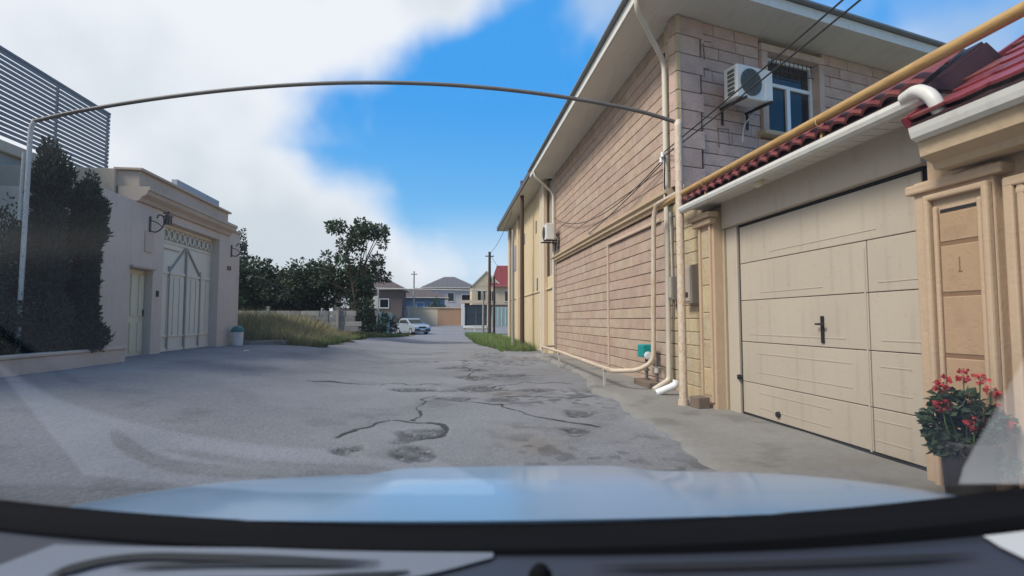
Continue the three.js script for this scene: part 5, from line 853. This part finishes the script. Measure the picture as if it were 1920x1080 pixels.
// ------------------------------------------------------------------ the car the camera rides in: bonnet, cowl, windscreen, dashboard
{
  const g = T('camera_car', 'car bonnet tinted pale blue for the sky it reflects, with dark cowl and dashboard filling the foreground', 'car', [0, 0, 0], -YAW);
  const paint = mat([0.27, 0.43, 0.62], { rough: 0.3, phys: true, clearcoat: 0.7, clearcoatRoughness: 0.12 });  // base colour includes the blue of the sky reflected in the bonnet
  const grid = (nu, nv, f) => { const pos = [], uv = [], idx = []; for (let j = 0; j <= nv; j++) for (let i = 0; i <= nu; i++) { pos.push(...f(i / nu * 2 - 1, j / nv)); uv.push(i / nu, j / nv); } for (let j = 0; j < nv; j++) for (let i = 0; i < nu; i++) { const a = j * (nu + 1) + i; idx.push(a, a + 1, a + nu + 1, a + 1, a + nu + 2, a + nu + 1); } return rawGeo(pos, uv, idx); };
  const tilt = x => 0.012 * x;                                     // the car leans slightly with the camber
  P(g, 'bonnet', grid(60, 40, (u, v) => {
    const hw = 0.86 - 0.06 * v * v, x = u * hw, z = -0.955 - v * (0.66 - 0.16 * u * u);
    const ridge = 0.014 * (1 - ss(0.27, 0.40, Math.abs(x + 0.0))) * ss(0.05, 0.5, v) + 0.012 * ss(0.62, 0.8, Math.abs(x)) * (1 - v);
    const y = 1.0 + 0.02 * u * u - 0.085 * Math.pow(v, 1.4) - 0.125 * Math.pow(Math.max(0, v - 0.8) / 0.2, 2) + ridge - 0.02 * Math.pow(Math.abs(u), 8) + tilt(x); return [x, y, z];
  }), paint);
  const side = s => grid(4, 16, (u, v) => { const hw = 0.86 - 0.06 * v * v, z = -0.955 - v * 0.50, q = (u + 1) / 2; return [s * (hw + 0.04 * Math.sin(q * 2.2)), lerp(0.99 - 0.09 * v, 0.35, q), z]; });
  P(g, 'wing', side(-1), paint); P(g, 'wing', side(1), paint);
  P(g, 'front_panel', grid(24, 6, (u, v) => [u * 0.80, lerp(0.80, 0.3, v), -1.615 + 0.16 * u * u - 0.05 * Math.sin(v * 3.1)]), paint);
  const black = mat([0.004, 0.004, 0.005], { rough: 0.85, phys: true, specularIntensity: 0.25 });
  P(g, 'cowl', grid(40, 10, (u, v) => { const x = u * 1.25, e = Math.pow(Math.abs(u), 2.2); const k = Math.min(v / 0.8, 1); return [x, 0.992 - 0.012 * k + 0.12 * e + tilt(x) - 0.14 * ss(0.8, 1, v), -0.962 + k * 0.08 + 0.03 * e]; }), black);
  const plastic = mat([0.030, 0.034, 0.048], { rough: 0.5, bump: TX.plasterB, bs: 0.0006 }), pale = mat([0.165, 0.18, 0.21], { rough: 0.6, bump: TX.plasterB, bs: 0.0006 });
  const slotM = mat([0.006, 0.006, 0.007], { rough: 0.6 });
  const dy = (x, z) => { const e = Math.pow(Math.abs(x / 0.95), 2.4); return 0.972 + 0.06 * e + 0.012 * Math.sin(clamp((z + 0.87) / 0.6) * 2.6) - 0.08 * ss(-0.45, -0.28, z); };
  P(g, 'dashboard', grid(60, 24, (u, v) => { const x = u * 1.3, z = -0.955 + v * 0.70 + 0.03 * u * u; return [x, dy(x, z) - 0.03 * ss(-0.895, -0.94, z), z]; }), plastic);
  const ribbon = (name, pts, w, lift, m) => { const c = new THREE.CatmullRomCurve3(pts.map(([x, z]) => new THREE.Vector3(x, 0, z))), q = new THREE.Vector3(), t = new THREE.Vector3(); P(g, name, grid(40, 2, (u, v) => { const k = (u + 1) / 2; c.getPoint(k, q); c.getTangent(k, t); const ww = w * Math.min(1, 6 * k + 0.15, 6 * (1 - k) + 0.15), x = q.x - t.z * (v - 0.5) * ww, z = q.z + t.x * (v - 0.5) * ww; return [x, dy(x, z) + lift, z]; }), m); };
  const arcC = new THREE.CatmullRomCurve3([[-0.735, -0.46], [-0.70, -0.56], [-0.65, -0.636], [-0.467, -0.716], [-0.271, -0.752], [-0.14, -0.79], [-0.03, -0.862]].map(([x, z]) => new THREE.Vector3(x, 0, z))), arcP = new THREE.Vector3();
  P(g, 'dash_sheen', grid(48, 20, (u, v) => { const k = (u + 1) / 2; arcC.getPoint(k, arcP); const x = lerp(arcP.x, lerp(-0.70, -0.03, Math.pow(k, 0.8)), v), z = lerp(arcP.z, -0.888 + 0.05 * Math.pow(1 - k, 4), v); return [x, dy(x, z) + 0.005, z]; }), pale);  // sky sheen on the dashboard put into a paler colour, outlined for its windscreen ghost
  ribbon('dash_groove', [[-0.73, -0.5], [-0.70, -0.57], [-0.647, -0.648], [-0.467, -0.729], [-0.271, -0.761], [-0.15, -0.80]], 0.04, 0.009, slotM);
  ribbon('defroster_slot', [[-0.617, -0.729], [-0.60, -0.775], [-0.56, -0.808], [-0.45, -0.826], [-0.2, -0.832]], 0.026, 0.010, slotM);
  ribbon('defroster_slot', [[-0.555, -0.772], [-0.45, -0.798], [-0.34, -0.812], [-0.2, -0.818]], 0.013, 0.010, slotM);
  ribbon('defroster_slot', [[0.12, -0.822], [0.4, -0.815], [0.68, -0.80]], 0.02, 0.008, slotM);
  P(g, 'side_trim', grid(12, 12, (u, v) => { const z = lerp(-0.86, -0.36, v), x = lerp(lerp(0.74, 0.70, Math.sqrt(v)), 0.97, (u + 1) / 2); return [x, dy(x, z) + 0.006, z]; }), mat([0.46, 0.46, 0.46], { rough: 0.8 }));
  P(g, 'mount_knob', merge([new THREE.CylinderGeometry(0.016, 0.02, 0.02, 18), new THREE.SphereGeometry(0.014, 14, 8).translate(0, 0.008, 0)]), black, [0.04, 0.985, -0.775]);
  const glass = new THREE.MeshPhysicalMaterial({ color: C(0.97, 0.99, 0.985), roughness: 0.0, transmission: 1, thickness: 0, ior: 1.5, side: THREE.DoubleSide });
  P(g, 'windscreen', grid(30, 12, (u, v) => { const hw = lerp(0.95, 0.7, v); const x = u * hw; return [x, lerp(1.0, 1.56, v) + 0.06 * u * u * (1 - v), lerp(-0.93, 0.02, v) + 0.05 * u * u]; }), glass);
}
renderer.render(scene, camera);
